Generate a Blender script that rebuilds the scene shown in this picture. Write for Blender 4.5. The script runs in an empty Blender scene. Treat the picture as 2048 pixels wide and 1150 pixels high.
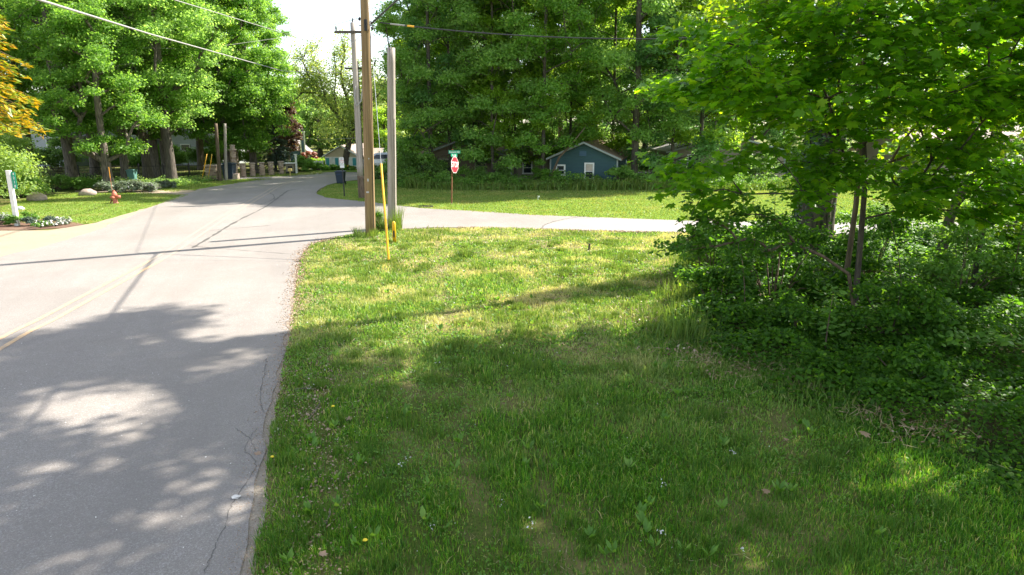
import bpy, math, random
import numpy as np
from mathutils import Vector, Matrix

S = bpy.context.scene
COL = S.collection
PI = math.pi

# ------------------------------------------------------------------ camera
FPX, PITCH, CH = 1365.0, math.atan(320 / 1365.0), 3.6
cd = bpy.data.cameras.new('camera'); cam = bpy.data.objects.new('camera', cd); COL.objects.link(cam)
cam.location = (0, 0, CH); cam.rotation_euler = (PI / 2 - PITCH, 0, 0)
cd.sensor_width = 36; cd.lens = 36 * FPX / 2048; cd.clip_start = .05; cd.clip_end = 3000
S.camera = cam

# ------------------------------------------------------------------ light
SUN_AZ, SUN_EL = math.radians(60.5), math.radians(45)
w = bpy.data.worlds.new('World'); S.world = w; w.use_nodes = True
nt = w.node_tree
sky = nt.nodes.new('ShaderNodeTexSky'); sky.sky_type = 'NISHITA'; sky.sun_disc = False
sky.sun_elevation = SUN_EL; sky.sun_rotation = SUN_AZ
sky.air_density = 1.0; sky.dust_density = 1.0; sky.ozone_density = 1.0
nt.nodes['Background'].inputs[1].default_value = .12
mxs = nt.nodes.new('ShaderNodeMix'); mxs.data_type = 'RGBA'; mxs.inputs[0].default_value = .30; mxs.inputs[7].default_value = (5.2, 4.9, 4.4, 1)   # warm grey added to the sky to neutralise its blue ambient light
nt.links.new(sky.outputs[0], mxs.inputs[6]); nt.links.new(mxs.outputs[2], nt.nodes['Background'].inputs[0])
sl = bpy.data.lights.new('sun', 'SUN'); sl.energy = 4.9; sl.angle = math.radians(.6); sl.color = (1, .93, .82)
sun = bpy.data.objects.new('sun', sl); COL.objects.link(sun)
SD = Vector((math.cos(SUN_EL) * math.sin(SUN_AZ), math.cos(SUN_EL) * math.cos(SUN_AZ), math.sin(SUN_EL)))
sun.rotation_euler = SD.to_track_quat('Z', 'Y').to_euler()
S.view_settings.view_transform = 'Standard'; S.view_settings.look = 'None'
S.view_settings.exposure = 1.64; S.view_settings.gamma = 1.0
S.cycles.max_bounces = 7; S.cycles.diffuse_bounces = 4; S.cycles.glossy_bounces = 2
S.cycles.transmission_bounces = 4; S.cycles.transparent_max_bounces = 4
S.cycles.sample_clamp_indirect = 6

# ------------------------------------------------------------------ layout helpers
def _d(px, py):
    u = (px - 1024) / FPX; v = (py - 575) / FPX
    return u, math.cos(PITCH) - v * math.sin(PITCH), -math.sin(PITCH) - v * math.cos(PITCH)
def G(px, py, z=0.0):                      # survey point on the ground
    d = _d(px, py); t = (z - CH) / d[2]
    return (d[0] * t, d[1] * t)
def A(px, py, Y):                          # survey point at distance Y
    d = _d(px, py); t = Y / d[1]
    return (d[0] * t, Y, CH + d[2] * t)

# ------------------------------------------------------------------ mesh helpers
def mesh_np(name, V, polys, smooth=False):
    V = np.asarray(V, dtype=np.float32).reshape(-1, 3)
    me = bpy.data.meshes.new(name)
    loops = np.concatenate([np.asarray(p, dtype=np.int32).ravel() for p in polys])
    tot = np.concatenate([np.full(len(p), np.asarray(p).shape[1], dtype=np.int32) for p in polys])
    st = np.concatenate([[0], np.cumsum(tot)[:-1]]).astype(np.int32)
    me.vertices.add(len(V)); me.vertices.foreach_set('co', V.ravel())
    me.loops.add(len(loops)); me.loops.foreach_set('vertex_index', loops)
    me.polygons.add(len(tot)); me.polygons.foreach_set('loop_start', st); me.polygons.foreach_set('loop_total', tot)
    me.update(calc_edges=True)
    if smooth: me.polygons.foreach_set('use_smooth', np.ones(len(tot), dtype=bool))
    return me

class MB:                                   # collects shapes, builds ONE mesh object
    def __init__(s): s.v = []; s.f = []
    def add(s, V, F):
        o = len(s.v); s.v += [tuple(p) for p in V]; s.f += [tuple(i + o for i in f) for f in F]; return s
    def box(s, c, d, rz=0, M=None, taper=1):
        x, y, z = d[0] / 2, d[1] / 2, d[2] / 2; P = []
        for k in (-1, 1):
            t = taper if k == 1 else 1
            for a, b in ((-1, -1), (1, -1), (1, 1), (-1, 1)):
                p = Vector((a * x * t, b * y * t, k * z))
                if rz: p = Matrix.Rotation(rz, 3, 'Z') @ p
                if M: p = M @ p
                P.append(p + Vector(c))
        return s.add(P, [(3, 2, 1, 0), (4, 5, 6, 7), (0, 1, 5, 4), (1, 2, 6, 5), (2, 3, 7, 6), (3, 0, 4, 7)])
    def tube(s, pts, rad, n=8, cap=True):
        pts = [Vector(p) for p in pts]
        if not hasattr(rad, '__len__'): rad = [rad] * len(pts)
        V = []; F = []; up = None
        for i, p in enumerate(pts):
            t = (pts[min(i + 1, len(pts) - 1)] - pts[max(i - 1, 0)]).normalized()
            if up is None: up = Vector((1, 0, 0)) if abs(t.x) < .8 else Vector((0, 1, 0))
            a = (up - t * up.dot(t)).normalized(); b = t.cross(a); up = a
            for k in range(n):
                V.append(p + (a * math.cos(2 * PI * k / n) + b * math.sin(2 * PI * k / n)) * rad[i])
        for i in range(len(pts) - 1):
            for k in range(n):
                F.append((i * n + k, i * n + (k + 1) % n, (i + 1) * n + (k + 1) % n, (i + 1) * n + k))
        if cap: F.append(tuple(range(n - 1, -1, -1))); F.append(tuple((len(pts) - 1) * n + k for k in range(n)))
        return s.add(V, F)
    def poly(s, P): return s.add(P, [tuple(range(len(P)))])
    def blob(s, c, r, seed=0, n=10, m=6, rough=.15):
        rr = random.Random(seed); V = [(c[0], c[1], c[2] + r[2])]; F = []
        for j in range(1, m):
            th = PI * j / m
            for k in range(n):
                q = 1 + rr.uniform(-rough, rough); ph = 2 * PI * k / n
                V.append((c[0] + r[0] * q * math.sin(th) * math.cos(ph), c[1] + r[1] * q * math.sin(th) * math.sin(ph), c[2] + r[2] * q * math.cos(th)))
        V.append((c[0], c[1], c[2] - r[2]))
        for k in range(n): F.append((0, 1 + k, 1 + (k + 1) % n))
        for j in range(m - 2):
            for k in range(n):
                a = 1 + j * n
                F.append((a + k, a + n + k, a + n + (k + 1) % n, a + (k + 1) % n))
        a = 1 + (m - 2) * n
        for k in range(n): F.append((a + k, len(V) - 1, a + (k + 1) % n))
        return s.add(V, F)
    def build(s, name, mat, parent=None, smooth=False, loc=None):
        me = bpy.data.meshes.new(name); me.from_pydata(s.v, [], s.f); me.update()
        if smooth: me.polygons.foreach_set('use_smooth', [True] * len(me.polygons))
        return link(name, me, mat, parent, loc)

def link(name, me, mat, parent=None, loc=None):
    o = bpy.data.objects.new(name, me); COL.objects.link(o)
    if mat is not None: me.materials.append(mat)
    if parent is not None: o.parent = parent
    if loc is not None: o.location = loc
    return o
def tag(o, label=None, cat=None, group=None, kind=None):
    if label: o['label'] = label
    if cat: o['category'] = cat
    if group: o['group'] = group
    if kind: o['kind'] = kind
    return o
def empty(name, loc, label, cat, group=None, rz=0):
    o = bpy.data.objects.new(name, None); COL.objects.link(o); o.location = loc; o.rotation_euler.z = rz
    o.empty_display_size = .2
    return tag(o, label, cat, group)
def bevel(o, wd=.01, seg=2):
    m = o.modifiers.new('bevel', 'BEVEL'); m.width = wd; m.segments = seg; m.limit_method = 'ANGLE'; return o
def copy_tree(o, parent=None):
    c = o.copy(); COL.objects.link(c); c.parent = parent
    for ch in [x for x in list(o.children)]: copy_tree(ch, c)
    return c

# ------------------------------------------------------------------ materials
def newmat(name):
    m = bpy.data.materials.new(name); m.use_nodes = True
    n = m.node_tree; return m, n, n.nodes['Principled BSDF']
def ramp(n, src, stops, interp='LINEAR'):
    r = n.nodes.new('ShaderNodeValToRGB'); r.color_ramp.interpolation = interp
    while len(r.color_ramp.elements) < len(stops): r.color_ramp.elements.new(.5)
    for e, (p, c) in zip(r.color_ramp.elements, stops):
        e.position = p; e.color = (c[0], c[1], c[2], 1) if hasattr(c, '__len__') else (c, c, c, 1)
    n.links.new(src, r.inputs[0]); return r.outputs[0]
def noise(n, scale, detail=3, rough=.55, vec=None, sc=None, out=0):
    if vec is None:
        t = n.nodes.new('ShaderNodeNewGeometry'); vec = t.outputs['Position']
    if sc:
        mp = n.nodes.new('ShaderNodeMapping'); mp.inputs['Scale'].default_value = sc
        n.links.new(vec, mp.inputs[0]); vec = mp.outputs[0]
    x = n.nodes.new('ShaderNodeTexNoise'); x.inputs['Scale'].default_value = scale
    x.inputs['Detail'].default_value = detail; x.inputs['Roughness'].default_value = rough
    n.links.new(vec, x.inputs['Vector']); return x.outputs[out]
def mixc(n, fac, a, b, mode='MIX'):
    m = n.nodes.new('ShaderNodeMix'); m.data_type = 'RGBA'; m.blend_type = mode
    for i, v in ((0, fac), (6, a), (7, b)):
        if isinstance(v, (int, float)): m.inputs[i].default_value = v
        elif isinstance(v, tuple): m.inputs[i].default_value = (v[0], v[1], v[2], 1)
        else: n.links.new(v, m.inputs[i])
    return m.outputs[2]
def bump(n, b, h, strength=.4, dist=.02):
    x = n.nodes.new('ShaderNodeBump'); x.inputs['Strength'].default_value = strength; x.inputs['Distance'].default_value = dist
    n.links.new(h, x.inputs['Height']); n.links.new(x.outputs[0], b.inputs['Normal'])
def objvec(n):
    t = n.nodes.new('ShaderNodeTexCoord'); return t.outputs['Object']
def plain(name, c, rough=.6, metal=0, var=.12, scale=6):
    m, n, b = newmat(name)
    f = noise(n, scale, 4, .6, objvec(n))
    k = lambda q: tuple(min(1, x * q) for x in c)
    n.links.new(ramp(n, f, [(.3, k(1 - var)), (.7, k(1 + var))]), b.inputs['Base Color'])
    b.inputs['Roughness'].default_value = rough; b.inputs['Metallic'].default_value = metal
    return m
def leafmat(name, dark, light, extra=None, trans=.42, rough=.42, spec=.45, tr_gain=1.6, tb=.45):
    m, n, b = newmat(name)
    g = n.nodes.new('ShaderNodeNewGeometry')
    stops = [(0, dark), (.75, light), (1, extra or light)]
    c = ramp(n, g.outputs['Random Per Island'], stops)
    f = noise(n, .55, 2, .5, g.outputs['Position'])
    c = mixc(n, ramp(n, f, [(.35, 0.0), (.65, .55)]), c, tuple((d * .4 + l * .6) for d, l in zip(dark, light)))
    n.links.new(c, b.inputs['Base Color']); b.inputs['Roughness'].default_value = rough
    b.inputs['Specular IOR Level'].default_value = spec
    t = n.nodes.new('ShaderNodeBsdfTranslucent')
    tc = mixc(n, 1.0, c, (1.25 * tr_gain, 1.15 * tr_gain, tb * tr_gain), 'MULTIPLY'); n.links.new(tc, t.inputs[0])
    mx = n.nodes.new('ShaderNodeMixShader'); mx.inputs[0].default_value = trans
    n.links.new(b.outputs[0], mx.inputs[1]); n.links.new(t.outputs[0], mx.inputs[2])
    n.links.new(mx.outputs[0], n.nodes['Material Output'].inputs[0])
    return m
def barkmat(name, c1, c2, sc=(9, 9, 1.6), st=.9, dist=.03):
    m, n, b = newmat(name); v = objvec(n)
    f = noise(n, 1.6, 6, .65, v, sc)
    n.links.new(ramp(n, f, [(.32, c1), (.62, c2)]), b.inputs['Base Color'])
    b.inputs['Roughness'].default_value = .9; bump(n, b, f, st, dist); return m

M = {}
M['maple_near'] = leafmat('leaf_maple_near', (.05, .14, .008), (.13, .28, .012), (.26, .38, .015), trans=.58, rough=.4, spec=.35, tr_gain=2.5)
M['maple'] = leafmat('leaf_maple', (.085, .19, .03), (.16, .31, .05), (.25, .38, .075), trans=.52, tr_gain=1.9, tb=.7, spec=.3, rough=.5)
M['oak'] = leafmat('leaf_oak', (.11, .21, .05), (.19, .33, .075), (.28, .41, .11), trans=.56, tr_gain=2.1, tb=.8, spec=.3, rough=.5)
M['dark'] = leafmat('leaf_dark', (.09, .17, .05), (.16, .27, .075), (.24, .34, .10), trans=.54, tr_gain=2.1, tb=.8, spec=.3, rough=.5)
M['maple2'] = leafmat('leaf_yellow_green', (.12, .22, .02), (.22, .36, .035), (.32, .44, .08), trans=.54, tr_gain=2.0, tb=.65, spec=.3, rough=.5)
M['ash2'] = leafmat('leaf_blue_green', (.08, .18, .05), (.14, .28, .09), (.21, .34, .12), trans=.54, tr_gain=2.0, tb=.9, spec=.35, rough=.45)
M['willow'] = leafmat('leaf_willow', (.22, .32, .12), (.36, .46, .19), (.44, .50, .22), trans=.5, tr_gain=1.5, spec=.3)
M['purple'] = leafmat('leaf_purple', (.075, .04, .04), (.15, .09, .065), (.20, .15, .08), trans=.35, tr_gain=1.2, spec=.3)
M['red'] = leafmat('leaf_red', (.20, .05, .035), (.30, .11, .07), (.32, .16, .09), trans=.3, tr_gain=1.2)
M['blue'] = leafmat('needle_blue', (.045, .085, .06), (.10, .15, .11), trans=.15)
M['gold'] = leafmat('needle_gold', (.22, .24, .02), (.62, .38, .02), (.80, .42, .02), trans=.3, tr_gain=1.2)
M['cedar'] = leafmat('needle_cedar', (.09, .18, .02), (.22, .32, .03), (.45, .38, .03), trans=.4, tr_gain=1.2)
M['pine'] = leafmat('needle_pine', (.025, .055, .028), (.05, .09, .045), trans=.15)
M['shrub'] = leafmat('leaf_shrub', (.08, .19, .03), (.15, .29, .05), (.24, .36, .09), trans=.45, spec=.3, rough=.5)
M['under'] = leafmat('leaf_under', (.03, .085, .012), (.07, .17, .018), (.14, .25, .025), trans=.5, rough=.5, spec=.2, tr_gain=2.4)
M['ivy'] = leafmat('leaf_ivy', (.012, .04, .012), (.03, .08, .02), trans=.25, rough=.28, spec=.6)
M['lavender'] = leafmat('leaf_lavender', (.12, .18, .10), (.22, .28, .18), (.30, .26, .36), trans=.2, tr_gain=1)
M['yellowleaf'] = leafmat('leaf_young', (.15, .28, .012), (.27, .42, .02), (.42, .48, .03), trans=.58, tr_gain=1.3)
M['bark'] = barkmat('bark_grey', (.035, .028, .022), (.21, .175, .14), st=1.0, dist=.06)
M['bark_dark'] = barkmat('bark_dark', (.04, .032, .026), (.13, .11, .085))
M['bark_old'] = barkmat('bark_old', (.022, .017, .012), (.13, .105, .078), st=1.0, dist=.07)  # grey bark copied darker; the thicket's shade is put into the colour
M['bark_brown'] = barkmat('bark_brown', (.06, .04, .025), (.17, .12, .08))
M['wood_new'] = barkmat('treated_pole', (.15, .095, .042), (.29, .195, .09), (14, 14, .35), .35, .01)
M['wood_grey'] = barkmat('weathered_pole', (.20, .17, .14), (.42, .37, .32), (16, 16, .3), .4, .01)
M['metal_dark'] = plain('dark_metal', (.03, .03, .032), .5, .6)
M['galv'] = plain('galvanised', (.45, .46, .47), .4, .8)
M['yellow'] = plain('yellow_plastic', (.80, .42, .01), .4)
M['rust'] = plain('rust_post', (.22, .085, .04), .8, 0, .3, 20)
M['hydrant'] = plain('faded_red_iron', (.50, .15, .09), .6, 0, .2, 15)
M['white'] = plain('white_paint', (.75, .74, .70), .55)
M['signred'] = plain('sign_red', (.62, .03, .05), .4, 0, .05)
M['signgreen'] = plain('sign_green', (.01, .30, .17), .4, 0, .05)
M['signwhite'] = plain('sign_white', (.82, .80, .76), .4, 0, .05)
M['black'] = plain('black_paint', (.02, .02, .022), .45)
M['binblue'] = plain('bin_navy', (.02, .035, .06), .5)
M['binteal'] = plain('bin_teal', (.12, .26, .24), .5)
M['labelblue'] = plain('label_blue', (.03, .12, .45), .5)
M['glass'] = plain('window_glass', (.03, .04, .045), .08)
M['cable'] = plain('cable_black', (.03, .03, .035), .5)
M['cable_grey'] = plain('cable_grey', (.33, .32, .30), .5)
M['fluff'] = plain('cotton_fluff', (.62, .60, .56), .9)
M['dryleaf'] = leafmat('dry_leaf', (.14, .08, .04), (.38, .26, .17), (.55, .46, .36), trans=.15, tr_gain=.8)
M['stone'] = plain('field_stone', (.38, .30, .25), .85, 0, .3, 8)
M['curtain'] = plain('window_blind', (.50, .42, .34), .8)
M['orange'] = plain('orange_petals', (.75, .30, .02), .6)
M['petal'] = plain('yellow_petals', (.80, .60, .02), .6)

def siding(name, c, pitch=.18, horiz=True):
    m, n, b = newmat(name); v = objvec(n)
    wv = n.nodes.new('ShaderNodeTexWave'); wv.wave_type = 'BANDS'; wv.bands_direction = 'Z' if horiz else 'X'
    wv.wave_profile = 'SAW'; wv.inputs['Scale'].default_value = .314 / pitch
    n.links.new(v, wv.inputs[0])
    f = noise(n, 3, 4, .6, v, (1, 1, 3))
    c2 = mixc(n, ramp(n, f, [(.35, 0.0), (.7, .35)]), c, tuple(x * .72 for x in c))
    n.links.new(c2, b.inputs['Base Color']); b.inputs['Roughness'].default_value = .7
    bump(n, b, wv.outputs[1], .6, .03); return m
M['blue_siding'] = siding('blue_siding', (.035, .088, .10)); M['tan_siding'] = siding('tan_siding', (.20, .155, .10))
M['white_siding'] = siding('white_siding', (.40, .42, .43)); M['beige_siding'] = siding('beige_siding', (.30, .26, .19))
M['cream_siding'] = siding('cream_siding', (.62, .50, .34)); M['navy_siding'] = siding('navy_siding', (.06, .12, .19))
def roofmat(name, c):
    m, n, b = newmat(name); v = objvec(n)
    br = n.nodes.new('ShaderNodeTexBrick'); br.inputs['Scale'].default_value = 1; br.inputs['Brick Width'].default_value = .3
    br.inputs['Row Height'].default_value = .14; br.inputs['Mortar Size'].default_value = .012
    br.inputs[1].default_value = (*[x * 1.1 for x in c], 1); br.inputs[2].default_value = (*[x * .75 for x in c], 1)
    br.inputs[3].default_value = (*[x * .4 for x in c], 1)
    n.links.new(v, br.inputs[0])
    f = noise(n, 1.2, 4, .6, v)
    n.links.new(mixc(n, ramp(n, f, [(.4, 0.0), (.7, .5)]), br.outputs[0], tuple(x * .7 for x in c)), b.inputs['Base Color'])
    b.inputs['Roughness'].default_value = .9; return m
M['roof_brown'] = roofmat('roof_brown', (.30, .20, .14)); M['roof_grey'] = roofmat('roof_grey', (.32, .30, .30)); M['roof_tan'] = roofmat('roof_tan', (.42, .34, .29))
def stonemat():
    m, n, b = newmat('ledge_stone'); v = objvec(n)
    vo = n.nodes.new('ShaderNodeTexVoronoi'); vo.inputs['Scale'].default_value = 3.2
    mp = n.nodes.new('ShaderNodeMapping'); mp.inputs['Scale'].default_value = (1, 1, 2.6); n.links.new(v, mp.inputs[0]); n.links.new(mp.outputs[0], vo.inputs[0])
    n.links.new(ramp(n, vo.outputs['Color'], [(.1, (.20, .14, .10)), (.5, (.36, .26, .19)), (.9, (.52, .42, .33))]), b.inputs['Base Color'])
    b.inputs['Roughness'].default_value = .9; bump(n, b, vo.outputs['Distance'], .8, .04); return m
M['ledge'] = stonemat()

# ground
def asphalt():
    m, n, b = newmat('old_asphalt')
    f = noise(n, 120, 3, .75); big = noise(n, .35, 4, .6); mid = noise(n, 3.5, 5, .65)
    vo = n.nodes.new('ShaderNodeTexVoronoi'); vo.inputs['Scale'].default_value = 85
    g = n.nodes.new('ShaderNodeNewGeometry'); n.links.new(g.outputs['Position'], vo.inputs[0])
    c = ramp(n, f, [(.3, (.135, .122, .110)), (.55, (.26, .235, .213)), (.75, (.40, .37, .34))])
    c = mixc(n, ramp(n, vo.outputs['Color'], [(.62, 0.0), (.95, .55)]), c, (.50, .49, .48))
    c = mixc(n, ramp(n, big, [(.35, 0.0), (.65, .6)]), c, (.20, .178, .158))
    tr_ = n.nodes.new('ShaderNodeMapping'); tr_.inputs['Rotation'].default_value = (0, 0, math.radians(-16)); n.links.new(g.outputs['Position'], tr_.inputs[0])
    lane = noise(n, .9, 3, .6, tr_.outputs[0], (1.3, .05, 1)); c = mixc(n, ramp(n, lane, [(.42, 0.0), (.62, .22)]), c, (.17, .155, .142))   # wheel-worn lanes
    pat = noise(n, .22, 2, .4, None, (1, .6, 1)); c = mixc(n, ramp(n, pat, [(.56, 0.0), (.575, .16)]), c, (.13, .12, .115))
    c = mixc(n, ramp(n, mid, [(.45, 0.0), (.75, .22)]), c, (.16, .15, .14))
    n.links.new(c, b.inputs['Base Color']); b.inputs['Roughness'].default_value = .8
    b.inputs['Specular IOR Level'].default_value = .35
    bump(n, b, vo.outputs['Distance'], .35, .006); return m
M['asphalt'] = asphalt()
def concrete():
    m, n, b = newmat('pale_asphalt')
    f = noise(n, 60, 3, .7); big = noise(n, .5, 4, .6)
    c = ramp(n, f, [(.3, (.18, .165, .15)), (.7, (.32, .295, .27))])
    n.links.new(mixc(n, ramp(n, big, [(.4, 0.0), (.7, .4)]), c, (.27, .25, .24)), b.inputs['Base Color'])
    b.inputs['Roughness'].default_value = .85; return m
M['pale'] = concrete()
def soilgrass(name, g1, g2, dry, dryamt=(.45, .7), soil=(.13, .095, .06), soilamt=(.6, .75)):
    m, n, b = newmat(name)
    a = noise(n, 35, 4, .7); p = noise(n, .55, 4, .62); q = noise(n, 1.7, 4, .6)
    c = ramp(n, a, [(.3, g1), (.7, g2)])
    c = mixc(n, ramp(n, p, [(dryamt[0], 0.0), (dryamt[1], .9)]), c, dry)
    c = mixc(n, ramp(n, q, [(soilamt[0], 0.0), (soilamt[1], .6)]), c, soil)
    n.links.new(c, b.inputs['Base Color']); b.inputs['Roughness'].default_value = .95; b.inputs['Specular IOR Level'].default_value = .1
    bump(n, b, noise(n, 60, 4, .8), .7, .03); return m
M['ground'] = soilgrass('ground_turf', (.045, .07, .014), (.13, .16, .035), (.27, .22, .10))
M['mown'] = soilgrass('mown_lawn', (.10, .18, .025), (.17, .27, .04), (.24, .27, .07), (.5, .8), soilamt=(.7, .9))
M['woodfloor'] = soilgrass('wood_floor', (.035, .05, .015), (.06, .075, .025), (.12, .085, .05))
M['sand'] = soilgrass('sandy_shoulder', (.27, .215, .15), (.40, .33, .245), (.36, .30, .22), soil=(.24, .18, .12))
M['mulch'] = soilgrass('mulch', (.09, .05, .035), (.18, .11, .08), (.24, .17, .12))
M['verge'] = soilgrass('gravel_verge', (.22, .19, .15), (.42, .37, .31), (.36, .31, .25), soil=(.2, .16, .11), soilamt=(.6, .8))

def grassmat(name, cols, patch=(.45, .62), trans=.4, dry=(.44, .35, .15), dry2=(.34, .33, .10)):
    m, n, b = newmat(name)
    g = n.nodes.new('ShaderNodeNewGeometry')
    c = ramp(n, g.outputs['Random Per Island'], cols)
    dc = ramp(n, g.outputs['Random Per Island'], [(0, dry2), (1, dry)])
    p = noise(n, .55, 4, .62, g.outputs['Position'])
    sx = n.nodes.new('ShaderNodeSeparateXYZ'); n.links.new(g.outputs['Position'], sx.inputs[0])    # drier towards the open corner; the greener near end also paints in tree shade
    mr = n.nodes.new('ShaderNodeMapRange'); mr.inputs[1].default_value = 6.5; mr.inputs[2].default_value = 13.5; mr.inputs[3].default_value = .10; mr.inputs[4].default_value = 1.25; n.links.new(sx.outputs[1], mr.inputs[0])
    mm = n.nodes.new('ShaderNodeMath'); mm.operation = 'MULTIPLY'; n.links.new(ramp(n, p, [(patch[0], .16), (patch[1], .85)]), mm.inputs[0]); n.links.new(mr.outputs[0], mm.inputs[1])
    c = mixc(n, mm.outputs[0], c, dc)
    n.links.new(c, b.inputs['Base Color']); b.inputs['Roughness'].default_value = .45; b.inputs['Specular IOR Level'].default_value = .35
    t = n.nodes.new('ShaderNodeBsdfTranslucent')
    n.links.new(mixc(n, 1.0, c, (1.5, 1.5, .7), 'MULTIPLY'), t.inputs[0])
    mx = n.nodes.new('ShaderNodeMixShader'); mx.inputs[0].default_value = trans
    n.links.new(b.outputs[0], mx.inputs[1]); n.links.new(t.outputs[0], mx.inputs[2])
    n.links.new(mx.outputs[0], n.nodes['Material Output'].inputs[0]); return m
M['grass'] = grassmat('grass_blades', [(0, (.02, .095, .006)), (.4, (.07, .24, .012)), (.82, (.19, .38, .025)), (.94, (.32, .42, .06)), (1, (.60, .50, .24))], dry=(.58, .50, .31), dry2=(.40, .43, .16))
M['grass_far'] = grassmat('mown_blades', [(0, (.10, .19, .03)), (.6, (.17, .27, .05)), (1, (.27, .33, .09))], (.5, .8))
M['tall'] = grassmat('tall_grass', [(0, (.05, .14, .02)), (.7, (.10, .22, .03)), (1, (.20, .27, .05))], (.6, .9))

# ------------------------------------------------------------------ ground sheets
def sheet(name, pts, z, mat, kind='structure'):
    b = MB(); b.poly([(p[0], p[1], z) for p in pts]); o = b.build(name, mat)
    if kind: o['kind'] = kind
    return o
def inpoly(x, y, P):
    P = np.asarray(P); r = np.zeros(len(x), bool); j = len(P) - 1
    for i in range(len(P)):
        xi, yi = P[i]; xj, yj = P[j]
        c = ((yi > y) != (yj > y)) & (x < (xj - xi) * (y - yi) / (yj - yi + 1e-12) + xi)
        r ^= c; j = i
    return r
def wob(pts, amp=.08, step=.5, seed=1):    # ragged edge
    r = random.Random(seed); out = []
    for a, b in zip(pts, pts[1:]):
        L = math.dist(a, b); k = max(1, int(L / step)) if L < 60 else 1
        for i in range(k):
            t = i / k; q = amp * r.uniform(-1, 1) if k > 1 else 0
            nx, ny = -(b[1] - a[1]) / L, (b[0] - a[0]) / L
            out.append((a[0] + (b[0] - a[0]) * t + nx * q, a[1] + (b[1] - a[1]) * t + ny * q))
    out.append(pts[-1]); return out

ter = []
n = 60
gx = np.concatenate([[-700, -250, -120], np.linspace(-60, 60, 41), [120, 250, 700]]); gy = np.concatenate([[-60, -20], np.linspace(-8, 120, 60), [200, 400, 1500]])
X, Y = np.meshgrid(gx, gy); Z = np.where(Y > 125, (Y - 125) * .004, 0.0)
V = np.stack([X, Y, Z], -1).reshape(-1, 3); w_ = len(gx)
q = [(j * w_ + i, j * w_ + i + 1, (j + 1) * w_ + i + 1, (j + 1) * w_ + i) for j in range(len(gy) - 1) for i in range(w_ - 1)]
o = link('ground', mesh_np('ground', V, [np.array(q)]), M['ground']); o['kind'] = 'structure'

R_EDGE = [(2.0, -12), (-.85, 0)] + [G(*p) for p in [(490, 1150), (515, 1000), (535, 850), (556, 750), (570, 690), (582, 610), (590, 555), (597, 520), (606, 503), (625, 488), (662, 476), (720, 466), (790, 459), (870, 455.5)]]
SIDE_N = [G(*p) for p in [(960, 456), (1100, 460), (1250, 464), (1400, 467), (1700, 470)]] + [(60, 23.0)]
SIDE_F = [(60, 27.5)] + [G(*p) for p in [(1700, 446), (1400, 443), (1060, 430), (940, 422), (845, 417), (790, 411), (735, 404), (700, 400.5), (655, 396), (636, 390), (633, 385), (640, 378), (655, 371), (680, 364), (760, 355), (850, 351.5)]] + [(40, 53)]
BACK = [(40, 58)] + [G(*p) for p in [(850, 346), (760, 345), (650, 345), (600, 348), (550, 356), (500, 362), (450, 370), (400, 378), (372, 388), (330, 404), (270, 428), (190, 462), (120, 485), (60, 500), (0, 514)]] + [(-19, 14), (-14, 0), (-10, -12)]
ROAD = wob(R_EDGE, .05, .35, 3) + wob(SIDE_N, .05, .4, 4) + wob(SIDE_F, .05, .5, 5) + wob(BACK, .08, .5, 6)
# shoulders and sheets, each a few mm above the one below
def offset_poly(pts, d):
    out = []
    for i, p in enumerate(pts):
        a = pts[max(0, i - 1)]; b = pts[min(len(pts) - 1, i + 1)]
        L = math.dist(a, b) or 1; out.append((p[0] + (b[1] - a[1]) / L * d, p[1] - (b[0] - a[0]) / L * d))
    return out
vg = offset_poly(R_EDGE, .07)
sheet('verge', wob(vg, .035, .2, 8) + list(reversed(offset_poly(R_EDGE, -.3))), .004, M['verge'])
FAR_LAWN = wob([G(*p) for p in [(633, 388), (655, 397), (735, 405), (845, 418), (1060, 431), (1400, 444), (1700, 447)]] + [(60, 27.3)], .05, .5, 9) + [(60, 40)] + [G(*p) for p in [(1800, 378), (1400, 378), (1000, 376), (850, 376), (800, 366), (760, 358), (690, 363), (655, 371)]]
sheet('lawn', FAR_LAWN, .006, M['mown'])
ISLAND = wob([G(*p) for p in [(378, 390), (345, 402), (300, 414), (240, 432), (180, 448), (120, 449), (40, 446), (0, 440), (0, 415), (60, 395), (140, 386), (240, 386), (300, 386), (350, 389), (378, 390)]], .06, .5, 10)
sheet('lawn', ISLAND, .012, M['mown'])
STRIP = wob([G(*p) for p in [(345, 385), (400, 378), (450, 371), (500, 363.5), (548, 358.5), (500, 357.5), (440, 362), (380, 366), (330, 372), (310, 380)]], .06, .5, 11)
sheet('lawn', STRIP, .010, M['mown'])
STRIP2 = wob([G(*p) for p in [(535, 354.5), (580, 353), (640, 348.5), (655, 346), (600, 346), (560, 348), (490, 353), (500, 355)]], .05, .6, 12)
sheet('lawn', STRIP2, .010, M['mown'])
sheet('lawn', [G(*p) for p in [(610, 343.5), (850, 343.5), (850, 339), (600, 339)]], .010, M['mown'])
SAND = wob([(-30, 12), (-24, 20), G(0, 462), G(100, 461), G(190, 446), G(300, 411), G(376, 389), G(388, 386), G(470, 369), (-13, 40), G(380, 402), G(200, 470), (-13, 14), (-12, 5)], .1, .6, 13)
sheet('sandy_shoulder', SAND, .008, M['sand'])
MULCH = wob([G(*p) for p in [(0, 461), (60, 461), (130, 456), (170, 449), (120, 440), (40, 438), (-60, 438), (-60, 462), (0, 461)]], .06, .4, 14)
sheet('mulch_bed', MULCH, .016, M['mulch'])
sheet('driveway', [G(*p) for p in [(400, 384.5), (380, 391), (300, 387.5), (240, 385.5), (150, 384), (150, 381), (260, 380.5), (330, 381), (380, 380)]], .014, M['sand'])
sheet('driveway', [G(*p) for p in [(548, 358.5), (500, 358), (445, 361), (445, 357), (500, 354.5), (560, 352.5), (590, 353)]], .014, M['pale'])
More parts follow.
